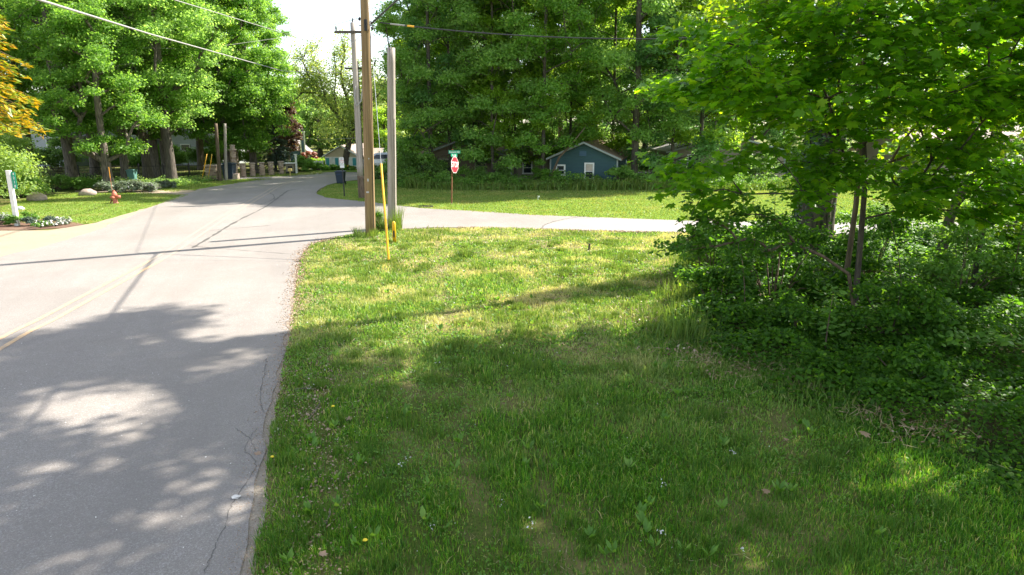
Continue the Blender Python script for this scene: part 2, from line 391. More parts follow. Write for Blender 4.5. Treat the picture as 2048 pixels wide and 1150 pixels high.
sheet('road', ROAD, .020, M['asphalt'])
SIDE_PALE = [G(*p) for p in [(1085, 459.5), (1400, 466.8), (1700, 469.8)]] + [(60, 23.1), (60, 27.3)] + [G(*p) for p in [(1700, 446.3), (1400, 443.4), (1200, 436.5), (1130, 441), (1090, 450)]]
sheet('side_road', SIDE_PALE, .024, M['pale'])
WOOD = [(1.9, 11.8), (3.0, 10.3), (3.6, 8.6), (4.6, 7), (5, 5), (5.5, 2), (7, -4), (40, -4), (40, 22.5), (12, 22.3), (7, 21.5), (5, 19), (4.2, 16.5), (3.2, 14)]
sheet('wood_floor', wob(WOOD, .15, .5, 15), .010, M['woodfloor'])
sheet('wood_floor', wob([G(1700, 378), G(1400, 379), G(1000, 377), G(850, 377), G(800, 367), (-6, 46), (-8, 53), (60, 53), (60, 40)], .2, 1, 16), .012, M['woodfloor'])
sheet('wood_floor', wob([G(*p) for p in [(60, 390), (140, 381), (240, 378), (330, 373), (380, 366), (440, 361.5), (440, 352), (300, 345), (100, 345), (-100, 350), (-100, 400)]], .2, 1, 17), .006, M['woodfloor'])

def ribbon(name, pts, wd, z, mat, label=None, cat=None, group=None, jitter=0, seed=0, kind=None):
    r = random.Random(seed); b = MB(); P = []
    for i, p in enumerate(pts):
        a = pts[max(0, i - 1)]; c = pts[min(len(pts) - 1, i + 1)]; L = math.dist(a, c) or 1
        nx, ny = -(c[1] - a[1]) / L, (c[0] - a[0]) / L; h = wd / 2 * (1 + r.uniform(-jitter, jitter))
        P.append(((p[0] + nx * h, p[1] + ny * h, z), (p[0] - nx * h, p[1] - ny * h, z)))
    for a, c in zip(P, P[1:]): b.poly([a[0], a[1], c[1], c[0]])
    o = b.build(name, mat); tag(o, label, cat, group, kind); return o
def smooth_pts(pts, k=8):
    out = []
    for i in range(len(pts) - 1):
        p0, p1, p2, p3 = [Vector((*q, 0)) for q in (pts[max(0, i - 1)], pts[i], pts[i + 1], pts[min(len(pts) - 1, i + 2)])]
        for j in range(k):
            t = j / k
            v = .5 * ((2 * p1) + (p2 - p0) * t + (2 * p0 - 5 * p1 + 4 * p2 - p3) * t * t + (3 * p1 - p0 - 3 * p2 + p3) * t ** 3)
            out.append((v.x, v.y))
    out.append(pts[-1]); return out
# painted centre lines (worn)
def paint():
    m, nn, b = newmat('worn_yellow_paint'); f = noise(nn, 25, 5, .7); g2 = noise(nn, .4, 2)
    c = mixc(nn, ramp(nn, f, [(.36, .15), (.60, .9)]), (.62, .37, .13), (.28, .25, .22))
    nn.links.new(c, b.inputs['Base Color']); b.inputs['Roughness'].default_value = .8; return m
M['paint'] = paint()
def faint():
    m, nn, b = newmat('faded_yellow_paint'); f = noise(nn, 12, 5, .7)
    c = mixc(nn, ramp(nn, f, [(.35, .45), (.6, .95)]), (.44, .33, .19), (.25, .23, .21))
    nn.links.new(c, b.inputs['Base Color']); b.inputs['Roughness'].default_value = .85; return m
M['paint_f'] = faint()
cl = [(-6.2, -3), (-7.4, 5)] + [G(*p) for p in [(0, 690), (95, 640), (190, 588), (290, 534), (340, 506), (400, 466), (450, 434), (500, 405), (530, 388), (560, 371), (600, 359), (660, 352), (740, 349)]]
cl = smooth_pts(cl, 8)
def off(pts, d): return offset_poly(pts, d)
k1 = next(i for i, p in enumerate(cl) if p[1] > 18.6)
ribbon('road_marking', off(cl[:k1], .15), .10, .026, M['paint'], kind='structure'); ribbon('road_marking', off(cl[:k1], -.15), .10, .026, M['paint'], kind='structure')
ribbon('road_marking', off(cl[k1 - 1:], .15), .10, .026, M['paint_f'], kind='structure'); ribbon('road_marking', off(cl[k1 - 1:], -.15), .10, .026, M['paint_f'], kind='structure')
# tar seams, cracks and one painted cable shadow
M['tar'] = plain('tar_seal', (.085, .08, .072), .7)  # tar colour, used for the painted cable shadow too
def crack_and_shadow(px, wd, seed, jit=.04):
    p = smooth_pts([G(*q) for q in px], 10); r = random.Random(seed)
    p = [(a + r.uniform(-jit, jit), b + r.uniform(-jit, jit)) for a, b in p]
    ribbon('road_crack', p, wd, .0245, M['tar'], jitter=.6, seed=seed, kind='structure')
crack_and_shadow([(385, 497), (430, 470), (480, 440), (530, 415), (562, 392), (577, 382), (600, 378)], .09, 1, .015)  # mostly a cable's shadow drawn as a dark ribbon, far end tar
crack_and_shadow([(535, 384), (548, 392), (545, 400), (520, 410)], .05, 11, .02)
crack_and_shadow([(420, 462), (540, 452)], .03, 12, .02)
crack_and_shadow([(380, 493), (520, 505), (590, 510)], .02, 13, .02)
crack_and_shadow([(533, 720), (527, 760), (520, 800), (528, 830)], .007, 2, .012)
crack_and_shadow([(515, 860), (490, 900), (512, 935), (470, 1000), (448, 1060), (425, 1110), (410, 1150)], .005, 3, .015)
crack_and_shadow([(470, 860), (500, 880), (510, 905)], .005, 5, .012)
crack_and_shadow([(1170, 433.5), (1120, 441), (1090, 451), (1083, 459)], .05, 7, .03)

# ------------------------------------------------------------------ foliage
T_DIA = (np.array([[0, 0, 0], [.36, .5, -.10], [0, 1, .0], [-.36, .5, -.10]]), [np.array([[0, 1, 2]]), np.array([[0, 2, 3]])])
T_OVATE = (np.array([[0, 0, 0], [.26, .22, -.06], [.34, .55, -.10], [0, 1.0, -.06], [-.34, .55, -.10], [-.26, .22, -.06], [0, .5, .02]]),
           [np.array([[0, 1, 2, 6], [6, 2, 3, 3]])[:1], np.array([[6, 2, 3], [6, 3, 4]]), np.array([[0, 6, 4, 5]])])
_m = [(0, 0, 0), (.30, -.06, -.02), (.22, .14, -.04), (.56, .24, -.14), (.40, .40, -.08), (.52, .66, -.16), (.20, .60, -.03), (.15, .80, -.08), (0, 1.0, -.12)]
_mv = [(-x, y, z) for x, y, z in _m[1:-1]]
T_MAPLE = (np.array(_m + _mv), [np.array([[0, 1, 2, 3, 4, 5, 6, 7, 8]]), np.array([[8, 15, 14, 13, 12, 11, 10, 9, 0]])])
T_NEEDLE = (np.array([[-.10, 0, 0], [.10, 0, 0], [.16, .5, -.06], [0, 1, -.2], [-.16, .5, -.06]]), [np.array([[0, 1, 2, 3, 4]])])

def scatter_leaves(name, P, N, size, tmpl, rng, mat, parent, tipdir=None, droop=.2):
    P = np.asarray(P); N = np.asarray(N); k = len(P)
    N = N / (np.linalg.norm(N, axis=1, keepdims=True) + 1e-9)
    t = rng.normal(size=(k, 3)) if tipdir is None else tipdir + rng.normal(size=(k, 3)) * .35
    t[:, 2] -= droop
    t = t - N * (t * N).sum(1, keepdims=True); t /= (np.linalg.norm(t, axis=1, keepdims=True) + 1e-9)
    s = np.cross(t, N)
    size = np.broadcast_to(size, (k,)) * rng.uniform(.65, 1.25, k)
    tv, tf = tmpl; m = len(tv)
    V = P[:, None, :] + size[:, None, None] * (tv[None, :, 0, None] * s[:, None, :] + (tv[None, :, 1, None] - .5) * t[:, None, :] + tv[None, :, 2, None] * N[:, None, :])
    base = (np.arange(k) * m)[:, None]
    polys = []
    for f in tf:
        for row in f: polys.append(base + row[None, :])
    return link(name, mesh_np(name, V, polys), mat, parent)

def branches_mesh(segs, n=5):
    segs = np.array(segs); p0 = segs[:, 0:3]; p1 = segs[:, 3:6]; r0 = segs[:, 6]; r1 = segs[:, 7]
    d = p1 - p0; L = np.linalg.norm(d, axis=1, keepdims=True) + 1e-9; d = d / L
    p1 = p1 + d * np.minimum(r1, .03)[:, None]
    up = np.where(np.abs(d[:, 2:3]) > .9, np.array([[1., 0, 0]]), np.array([[0, 0, 1.]]))
    a = np.cross(d, up); a /= np.linalg.norm(a, axis=1, keepdims=True); b = np.cross(d, a)
    V = []
    for k in range(n):
        c, s_ = math.cos(2 * PI * k / n), math.sin(2 * PI * k / n)
        V.append(p0 + (a * c + b * s_) * r0[:, None])
    for k in range(n):
        c, s_ = math.cos(2 * PI * k / n), math.sin(2 * PI * k / n)
        V.append(p1 + (a * c + b * s_) * r1[:, None])
    V = np.stack(V, 1); base = (np.arange(len(segs)) * 2 * n)[:, None]
    F = [base + np.array([[k, (k + 1) % n, n + (k + 1) % n, n + k]]) for k in range(n)]
    return V.reshape(-1, 3), F

def grow(trunk_pts, clusters, rng, r_base, r_tip=.012, exp=.45, wobble=.06):
    """skeleton reaching every cluster; returns segments (p0,p1,r0,r1) and the trunk line"""
    nodes = []; par = []
    tp = [np.array(p, float) for p in trunk_pts]; line = []
    for a, b in zip(tp, tp[1:]):
        k = max(1, int(np.linalg.norm(b - a) / .5))
        for i in range(k): line.append(a + (b - a) * i / k)
    line.append(tp[-1])
    for i, p in enumerate(line): nodes.append(p); par.append(i - 1)
    nt_ = len(line); load = []
    C = sorted(clusters, key=lambda c: np.linalg.norm(c[:2] - tp[0][:2]))
    arr = np.array(nodes)
    tips = [nt_ - 1]
    for c in C:
        d = np.linalg.norm(arr - c, axis=1); dz = arr[:, 2] - (c[2] - .25 * np.linalg.norm(arr[:, :2] - c[:2], axis=1))
        cost = d + 1.2 * np.maximum(0, dz) + np.where(arr[:, 2] < tp[0][2] + 1.2, 2.0, 0)
        j = int(np.argmin(cost)); p = arr[j]; L = d[j]; k = max(2, int(L / .6))
        mid = (p + c) / 2 + np.array([0, 0, .12 * L]) + rng.normal(size=3) * wobble * L
        prev = j
        for i in range(1, k + 1):
            t = i / k; q = (1 - t) ** 2 * p + 2 * t * (1 - t) * mid + t * t * c
            nodes.append(q); par.append(prev); prev = len(nodes) - 1
        tips.append(prev); arr = np.array(nodes)
    wt = np.zeros(len(nodes))
    for t in tips:
        i = t
        while i >= 0: wt[i] += 1; i = par[i]
    r = r_tip * 1.0 + (wt / wt[0]) ** exp * (r_base - r_tip)
    r = np.where(wt <= 1, r_tip, r)
    segs = [(*nodes[par[i]], *nodes[i], r[par[i]] if i < nt_ or par[i] >= nt_ else min(r[par[i]], r[i] * 1.25), r[i]) for i in range(nt_, len(nodes))]
    return segs, line, r[:nt_]

def crown_clusters(rng, n, h0, h1, rad, prof, mind, center=(0, 0), squash=1.0):
    out = []; tries = 0
    while len(out) < n and tries < n * 60:
        tries += 1
        t = rng.uniform(0, 1); z = h0 + (h1 - h0) * t; R = rad * prof(t)
        a = rng.uniform(0, 2 * PI); q = R * math.sqrt(rng.uniform(.08, 1))
        p = np.array([center[0] + q * math.cos(a), center[1] + q * math.sin(a) * squash, z])
        if all(np.linalg.norm((p - o) * np.array([1, 1, 1.2])) > mind for o in out): out.append(p)
    return out

def leaf_cloud(rng, clusters, R, per, flat=.65, up=.6, outc=None, shell=.5):
    P = []; N = []
    for c in clusters:
        rr = R * rng.uniform(.7, 1.25); k = int(per * (rr / R) ** 2)
        d = rng.normal(size=(k, 3)); d /= np.linalg.norm(d, axis=1, keepdims=True)
        d[:, 2] = np.where(d[:, 2] < -.3, -d[:, 2] * .8, d[:, 2])
        q = rr * (shell + (1 - shell) * rng.uniform(0, 1, (k, 1))) ** 1.0 * rng.uniform(.55, 1.1, (k, 1))
        p = c + d * q * np.array([1, 1, flat])
        P.append(p); N.append(d * .55 + np.array([0, 0, up]) + rng.normal(size=(k, 3)) * .5)
    return np.concatenate(P), np.concatenate(N)

PROF = {
 'round': lambda t: max(.15, math.sin(PI * (.12 + .80 * t)) ** .7),
 'egg': lambda t: max(.12, (1 - t) ** .55 * (.55 + .9 * min(1, t * 3)) / 1.2),
 'tall': lambda t: max(.2, .75 + .25 * math.sin(PI * t) - .65 * max(0, t - .6) / .4),
 'cone': lambda t: max(.06, 1 - t),
 'vase': lambda t: max(.15, .35 + .75 * t - .5 * max(0, t - .8) / .2),
 'low': lambda t: max(.2, math.sqrt(max(0, 1 - t * t)))}

def tree_parts(root, seed, h, h0, rad, prof, ncl, R, per, lsize, leaf, bark, tr, tmpl=T_DIA, lean=(0, 0), mind=None, up=.55, flat=.88, extra=None, shell=.35, droop=.2, twig=.012, trunk_top=.85):
    rng = np.random.default_rng(seed)
    C = crown_clusters(rng, ncl, h0, h, rad, PROF[prof], mind or R * .95, lean)
    if extra: C += [np.array(e, float) for e in extra]
    hh = h * trunk_top
    tp = [(0, 0, -.2)] + [(lean[0] * t * t + rng.normal() * .05 * tr * 8 * t, lean[1] * t * t + rng.normal() * .05 * tr * 8 * t, hh * t) for t in (.12, .25, .4, .6, .8, 1)]
    segs, line, rl = grow(tp, C, rng, tr, twig)
    # twigs inside the clumps
    for c in C:
        for _ in range(4):
            d = rng.normal(size=3); d /= np.linalg.norm(d); e = c + d * R * .8 * np.array([1, 1, flat])
            segs.append((*c, *e, twig, twig * .4))
    V, F = branches_mesh(segs)
    mb = MB(); rad_ = list(rl)
    n_ = len(line); zz = [p[2] for p in line]
    rr = [max(rl[i], tr * (1 - .85 * max(0, zz[i]) / hh)) * (1 + .55 * math.exp(-max(0, zz[i]) / (tr * 1.6))) for i in range(n_)]
    mb.tube(line, rr, 10)
    VV = np.concatenate([V, np.array([tuple(p) for p in mb.v])]); off_ = len(V)
    quads = [f + off_ for f in [np.array([q for q in mb.f if len(q) == 4])]]
    link('trunk', mesh_np('trunk', VV, F + quads, True), bark, root)
    P, N = leaf_cloud(rng, C, R, per, flat, up, shell=shell)
    scatter_leaves('crown', P, N, lsize, tmpl, rng, leaf, root, droop=droop)
    return root

def tree(name, label, cat, loc, group=None, rz=0, **k):
    r = empty(name, (loc[0], loc[1], 0), label, cat, group, rz); tree_parts(r, **k); return r
def retree(src, label, loc, rz=0, sc=1.0, scz=None, group=None):
    c = copy_tree(src); c.location = (loc[0], loc[1], 0); c.rotation_euler.z = rz; c.scale = (sc, sc, scz or sc)
    c['label'] = label
    if group: c['group'] = group
    k = int(abs(loc[0] * 7 + loc[1] * 3)) % 4
    if k < 2:                                # some trees of the stand are yellower or bluer than others
        for ch in c.children:
            if ch.name.startswith('crown') and ch.data.materials[0].name in ('leaf_maple', 'leaf_oak', 'leaf_dark'):
                ch.material_slots[0].link = 'OBJECT'; ch.material_slots[0].material = M[('maple2', 'ash2')[k]]
    return c

def bush(name, label, cat, loc, seed, r, h, lsize, leaf, per=1600, tmpl=T_DIA, group=None, n=None, stems=True, up=.6, flowers=None):
    root = empty(name, (loc[0], loc[1], 0), label, cat, group); rng = np.random.default_rng(seed)
    rx, ry = r if hasattr(r, '__len__') else (r, r); n = n or 14; C = []
    for _ in range(n):
        a = rng.uniform(0, 2 * PI); q = math.sqrt(rng.uniform(0, 1)); z = h * rng.uniform(.15, .8) * (1 - .45 * q * q)
        C.append(np.array([rx * .8 * q * math.cos(a), ry * .8 * q * math.sin(a), z]))
    Rr = .38 * min(max(rx, ry), h * 1.1); P, N = leaf_cloud(rng, C, Rr, per // n * 1.6, .8, up, shell=.3)
    P[:, 2] = np.maximum(P[:, 2], .03)
    scatter_leaves('foliage', P, N, lsize, tmpl, rng, leaf, root)
    if stems:
        segs = []
        for c in C:
            b0 = np.array([c[0] * .2, c[1] * .2, 0]); m = (b0 + c) / 2 + np.array([0, 0, h * .08])
            segs.append((*b0, *m, .018, .012)); segs.append((*m, *c, .012, .006))
        V, F = branches_mesh(segs, 4); link('stem', mesh_np('stem', V, F, True), M['bark_brown'], root)
    if flowers:
        fm, k = flowers; i = rng.integers(0, len(P), k); scatter_leaves('blossom', P[i] + N[i] * .02, N[i], lsize * 1.1, T_OVATE, rng, fm, root)
    return root

# ================================================================== THE NEAR THICKET (right)
rng = np.random.default_rng(7)
# big old tree wrapped in ivy
BT = (8.15, 18.4)
big = empty('old_tree', (BT[0], BT[1], 0), 'massive old tree with furrowed grey bark and ivy climbing its thick trunk', 'tree')
C = crown_clusters(np.random.default_rng(11), 24, 14.8, 21, 3.9, PROF['round'], 1.4, (.2, -1.7)) + [np.array(p) for p in [(.5, 2.6, 17.6), (1.6, 3.4, 19.6), (-.8, 2.2, 16.4), (2.4, 2.6, 20.5)]]
segs, line, rl = grow([(-.05, 0, -.2), (.05, 0, 2), (.25, .1, 4.5), (.45, .1, 7), (.3, .2, 10), (0, .2, 14), (-.3, 0, 18.5)], C, np.random.default_rng(12), .46, .02)
V, F = branches_mesh(segs, 6); mb = MB()
ln = []; rr = []
for i, p in enumerate(line):
    z = max(0, p[2]); ln.append(p); rr.append(((.50 - .018 * z) if z < 7.5 else max(.11, .365 - .09 * (z - 7.5))) * (1 + .45 * math.exp(-z / .6)))
n_ = 40; vv = []
for p, r in zip(ln, rr):                    # furrowed, slightly fluted bark
    for k in range(n_):
        a = 2 * PI * k / n_; q = r * (1 + .05 * math.sin(9 * a + .5 * p[2]) + .035 * math.sin(17 * a + 1.3 * math.sin(p[2] * 1.1)) + .06 * math.exp(-max(0, p[2]) / .8) * math.sin(5 * a + 1))
        vv.append((p[0] + q * math.cos(a), p[1] + q * math.sin(a), p[2]))
ff = np.array([(i * n_ + k, i * n_ + (k + 1) % n_, (i + 1) * n_ + (k + 1) % n_, (i + 1) * n_ + k) for i in range(len(ln) - 1) for k in range(n_)])
link('trunk', mesh_np('trunk', np.concatenate([V, np.array(vv)]), F + [ff + len(V)], True), M['bark_old'], big)  # bark_old: grey bark darkened to paint in the thicket's shade
r_ = np.random.default_rng(13); P, N = leaf_cloud(r_, C, 1.25, 560, .6, .6)
scatter_leaves('crown', P, N, .17, T_MAPLE, r_, M['maple'], big)
# ivy on it
r_ = np.random.default_rng(14); k = 6500
z = r_.uniform(0, 1, k) ** .8 * 9.2; a = r_.normal(PI * 1.05, .95, k) + .25 * np.sin(z * 1.3)
cx = np.interp(z, [p[2] for p in ln], [p[0] for p in ln]); rz_ = np.interp(z, [p[2] for p in ln], rr)
keep = (r_.uniform(0, 1, k) < np.where(z < 2.2, .45, np.where(z < 4.2, .8, 1))) ; bulge = np.where(z > 3.6, .42, .10)
q = rz_ + bulge * r_.uniform(.1, 1, k)
P = np.stack([cx + q * np.cos(a), q * np.sin(a) + .1, z], 1)[keep]; N = np.stack([np.cos(a), np.sin(a), np.full(k, .35)], 1)[keep] + r_.normal(size=(keep.sum(), 3)) * .3
iv = scatter_leaves('ivy', P, N, .13, T_OVATE, r_, M['ivy'], None, droop=1.2); iv.location = (BT[0], BT[1], 0)
tag(iv, 'dark green ivy climbing up the massive old tree trunk', 'ivy')

# near maple whose crown fills the upper right
def near_tree(name, label, loc, clusters, trunk, tr, seed, R, per, ls, tmpl, leaf, bark, up=1.2, flat=.35, droop=.35, sub=5):
    root = empty(name, (loc[0], loc[1], 0), label, 'tree'); rg = np.random.default_rng(seed)
    L = np.array([loc[0], loc[1], 0]); C = [np.array(c, float) - L for c in clusters]
    segs, line, rl = grow([np.array(p, float) - L for p in trunk], C, rg, tr, .009, .5, .05)
    P = []; N = []
    for c in C:                              # flat sprays along arching twigs
        out = c.copy(); out[2] = 0; out = out / (np.linalg.norm(out) + 1e-6)
        for _ in range(sub):
            ang = rg.normal(0, .9); d = np.array([out[0] * math.cos(ang) - out[1] * math.sin(ang), out[0] * math.sin(ang) + out[1] * math.cos(ang), rg.normal(.05, .22)])
            ln_ = R * rg.uniform(.6, 1.3); e = c + d * ln_ + np.array([0, 0, -.12 * ln_]); m = c + d * ln_ * .5
            segs.append((*c, *m, .007, .005)); segs.append((*m, *e, .005, .002))
            k = int(per / sub); t = rg.uniform(.05, 1.08, (k, 1))
            side = np.cross(d, [0, 0, 1.]); wdt = R * .38 * (1.1 - .7 * np.abs(t - .35))
            p = c + d * ln_ * t + np.array([0, 0, -.12 * ln_]) * t * t + side * rg.normal(0, 1, (k, 1)) * wdt * .6
            p[:, 2] += rg.normal(0, R * flat * .22, k)
            P.append(p); nn_ = np.tile([0, 0, up], (k, 1)) + rg.normal(size=(k, 3)) * .42 + d * .35; N.append(nn_)
    V, F = branches_mesh(segs, 6); mb = MB()
    mb.tube(line, [max(a, tr * (1 - .8 * i / len(line))) * (1 + .4 * math.exp(-i * .5 / .5)) for i, a in enumerate(rl)], 10)
    link('trunk', mesh_np('trunk', np.concatenate([V, np.array([tuple(p) for p in mb.v])]), F + [np.array([f for f in mb.f if len(f) == 4]) + len(V)], True), bark, root)
    P = np.concatenate(P); N = np.concatenate(N)
    scatter_leaves('crown', P, N, ls, tmpl, rg, leaf, root, droop=droop); return root

rg = np.random.default_rng(21)
def inside(n, boxes, mind):
    out = []; tr_ = 0; wts = np.array([b[6] for b in boxes], float); wts /= wts.sum()
    while len(out) < n and tr_ < n * 80:
        tr_ += 1; b = boxes[rg.choice(len(boxes), p=wts)]
        d = rg.normal(size=3); d /= np.linalg.norm(d); q = rg.uniform(0, 1) ** .4
        p = np.array(b[:3]) + d * q * np.array(b[3:6])
        if all(np.linalg.norm((p - o) * np.array([1, 1, 1.6])) > mind for o in out): out.append(p)
    return out
ML = (6.75, 13.0)
c1 = inside(176, [(6.3, 12.7, 9.3, 2.4, 1.1, 1.3, 1.4), (6.3, 12.0, 4.9, 3.1, 2.0, 1.6, 3), (4.6, 11.5, 4.4, 1.9, 1.3, 1.2, 1.6), (6.4, 11.8, 7.8, 2.8, 2.2, 1.6, 1.6), (8.1, 12.2, 4.2, 2.2, 1.8, 1.9, .8), (7.6, 12.0, 2.6, 2.2, 1.1, .8, 1.0)], .5)
c1 += [np.array(p) for p in [(2.95, 11.2, 3.0), (3.2, 11.4, 2.55), (3.0, 11.0, 4.9), (3.0, 11.3, 4.2), (3.5, 11.4, 2.9), (3.9, 11.6, 2.5), (6.4, 12.0, 2.9), (7.2, 12.2, 2.6), (7.6, 12.0, 3.3), (5.6, 11.9, 2.8), (8.3, 12.3, 2.5), (6.9, 11.8, 2.2), (8.9, 12.6, 2.9), (5.0, 11.6, 2.5), (5.3, 12.2, 3.0), (5.8, 12.3, 3.3), (6.2, 12.4, 3.0), (5.5, 12.0, 3.7), (6.0, 12.2, 3.8), (6.4, 12.5, 3.5), (5.7, 12.4, 2.75)]]
near_tree('maple_tree', 'young maple with broad dark backlit leaves hanging over the thicket edge beside the lawn', ML, c1,
          [(ML[0], ML[1], -.1), (6.72, 13.0, 1.2), (6.62, 12.9, 2.6), (6.35, 12.8, 4.0), (6.2, 12.7, 5.6), (6.3, 12.6, 8.2), (6.3, 12.6, 9.6)], .05, 22, .8, 125, .15, T_MAPLE, M['maple_near'], M['bark_old'])  # bark_old: grey bark darkened to paint in the thicket's shade
# forked sapling further right
SL = (10.6, 16.6)
c2 = inside(26, [(11.2, 16.4, 4.2, 2.9, 2.2, 2.0, 2), (9.6, 15.6, 2.9, 1.7, 1.4, 1.0, 1), (13.0, 16.2, 3.4, 2.3, 2, 1.8, 1), (9.4, 16.8, 7.4, 2.2, 1.6, 1.2, .5)], .8)
near_tree('maple_sapling', 'forked sapling with sunlit yellow green leaves standing right of the ivy clad trunk', SL, c2,
          [(SL[0], SL[1], -.1), (10.62, 16.6, 1.1), (10.75, 16.6, 1.8), (11.3, 16.6, 3.0), (11.8, 16.5, 4.3), (12.1, 16.4, 6.5)], .11, 23, .85, 130, .15, T_MAPLE, M['maple'], M['bark_dark'])
# tall thin sapling behind the maple, filling the top with light yellow green leaves
c3 = inside(40, [(5.4, 13.4, 6.2, 2.0, 1.2, 1.0, 1), (4.3, 12.6, 5.6, 1.2, .9, .8, .7), (8.4, 15.2, 4.2, 1.8, 1.1, 1.4, .8), (7.4, 14.2, 6.4, 1.4, .8, .9, .6)], .7)
near_tree('box_elder', 'slim tree with pale yellow green leaves glowing behind the dark maple crown', (7.3, 14.6), c3,
          [(7.3, 14.6, -.1), (7.35, 14.6, 2), (7.2, 14.5, 4), (6.6, 14.0, 6), (6.2, 13.8, 7.4)], .055, 24, .8, 120, .13, T_OVATE, M['yellowleaf'], M['bark_brown'], up=.5, flat=.8, droop=1.0)
# low branch of a shrub reaching left over the lawn
c4 = [np.array(p) + np.array([-.85, 0, .42]) for p in [(3.55, 10.9, 1.32), (3.9, 11.0, 1.5), (4.3, 11.1, 1.62), (4.75, 11.3, 1.78), (5.2, 11.4, 1.7), (4.15, 11.0, 1.28), (4.6, 11.2, 1.35), (5.0, 11.5, 1.3), (5.5, 11.6, 1.5), (4.0, 10.9, 1.75), (5.3, 11.6, 1.1), (5.8, 11.8, 1.2)]]
near_tree('leaning_shrub', 'low shrub branch with small dark leaves reaching left over the sunny lawn', (6.2, 11.9), c4,
          [(6.2, 11.9, -.05), (6.1, 11.8, .5), (5.9, 11.7, 1.1)], .03, 25, .42, 120, .085, T_OVATE, M['under'], M['bark_brown'], up=.8, flat=.6)
c7 = inside(44, [(9.6, 14.4, 3.4, 2.0, 1.0, 1.8, 1), (11.6, 14.6, 2.6, 1.9, 1.0, 1.3, .8), (10.8, 14.6, 5.6, 2.0, 1.0, 1.2, .7)], .65)
near_tree('box_elder', 'slender tree with glowing yellow green leaves in front of the forked sapling', (10.1, 14.6), c7,
          [(10.1, 14.6, -.1), (10.15, 14.6, 1.5), (10.0, 14.6, 3), (10.1, 14.6, 4.6), (10.3, 14.6, 6)], .045, 28, .75, 120, .12, T_OVATE, M['yellowleaf'], M['bark_dark'], up=.7, flat=.8, droop=.8)
# trees just right of the frame that shade the foreground
c5 = inside(85, [(11.2, 10.6, 6.4, 2.6, 2.6, 2.6, 1), (9.6, 10.8, 4.6, 1.5, 1.6, 1.2, .4), (11.3, 10.5, 10, 2.6, 2.5, 2.0, .8)], .95)
near_tree('maple_tree', 'tall maple at the right edge with a long bare limb reaching left', (11.6, 10.4), c5 + [np.array(p) for p in [(8.2, 11.0, 5.2), (7.6, 11.4, 5.05), (9.3, 10.9, 4.2), (8.9, 11.2, 4.9)]],
          [(11.6, 10.4, -.1), (11.6, 10.4, 2), (11.5, 10.4, 5), (11.4, 10.4, 8), (11.3, 10.4, 11)], .14, 26, 1.0, 125, .17, T_MAPLE, M['maple_near'], M['bark'])
c6 = inside(84, [(8.4, 9.2, 8.8, 3.0, 2.6, 1.8, 1), (5.9, 10.4, 11.2, 3.0, 2.6, 1.8, 1.1), (9.6, 6.4, 7.6, 2.9, 2.6, 2.2, .9)], .9)
near_tree('maple_tree', 'tall maple standing just outside the frame, shading the foreground grass', (9.6, 8.4), c6,
          [(9.6, 8.4, -.1), (9.6, 8.4, 3), (9.4, 8.6, 6), (8.8, 8.9, 9), (7.4, 9.6, 11.5)], .16, 27, 1.05, 150, .18, T_MAPLE, M['maple_near'], M['bark'])

# undergrowth shrubs, each its own
US = [ # x, y, r, h, seed, leaf, lsize, label
 (4.9, 16.3, 1.1, 1.6, 1, 'shrub', .085, 'bright leafy bush at the left foot of the ivy clad trunk'),
 (6.3, 17.0, 1.15, 2.0, 2, 'under', .09, 'sunlit bush directly in front of the massive trunk'),
 (4.2, 13.4, 1.0, 1.25, 3, 'under', .08, 'dark leafy bush on the lawn edge under the low branch'),
 (5.5, 13.9, 1.15, 1.75, 4, 'under', .09, 'rounded dark bush between the lawn edge and the young maple stem'),
 (5.0, 11.6, .95, .95, 5, 'under', .075, 'dense low bramble at the left corner of the thicket'),
 (6.5, 11.2, 1.0, .95, 6, 'under', .08, 'shaded bush at the foot of the young maple'),
 (9.6, 14.2, 1.2, 1.5, 7, 'shrub', .09, 'sunny bush with yellow green leaves left of the forked sapling'),
 (12.2, 15.0, 1.4, 1.9, 8, 'under', .1, 'tall shaded bush right of the forked sapling'),
 (14.5, 17.0, 1.8, 2.4, 9, 'shrub', .11, 'large bright bush at the right edge behind the forked sapling'),
 (8.4, 15.8, 1.2, 1.7, 10, 'under', .09, 'dark bush in front of the right side of the massive trunk'),
 (5.6, 9.2, .8, .6, 11, 'under', .075, 'low bramble mound in the shade below the thicket'),
 (11.3, 12.6, 1.1, 1.2, 12, 'under', .1, 'dark bush under the long bare limb at the right edge'),
 (6.9, 7.6, .8, .5, 13, 'under', .08, 'low leafy mound near the lower right corner'),
 (10.2, 19.6, 1.3, 1.6, 14, 'shrub', .1, 'sunlit bush behind the thicket beside the side road'),
 (13.4, 20.4, 1.5, 1.8, 15, 'shrub', .1, 'sunlit bush farthest right beside the side road'),
]
for x, y, r, h, sd, lf, ls, lab in US:
    if x > 5.2 and y > 10: h *= 1.28; r *= 1.1
    bush('bush', lab, 'bush', (x, y), sd, r, h, ls, M[lf], per=2600, tmpl=T_OVATE, group='bushes in the roadside thicket', n=16)
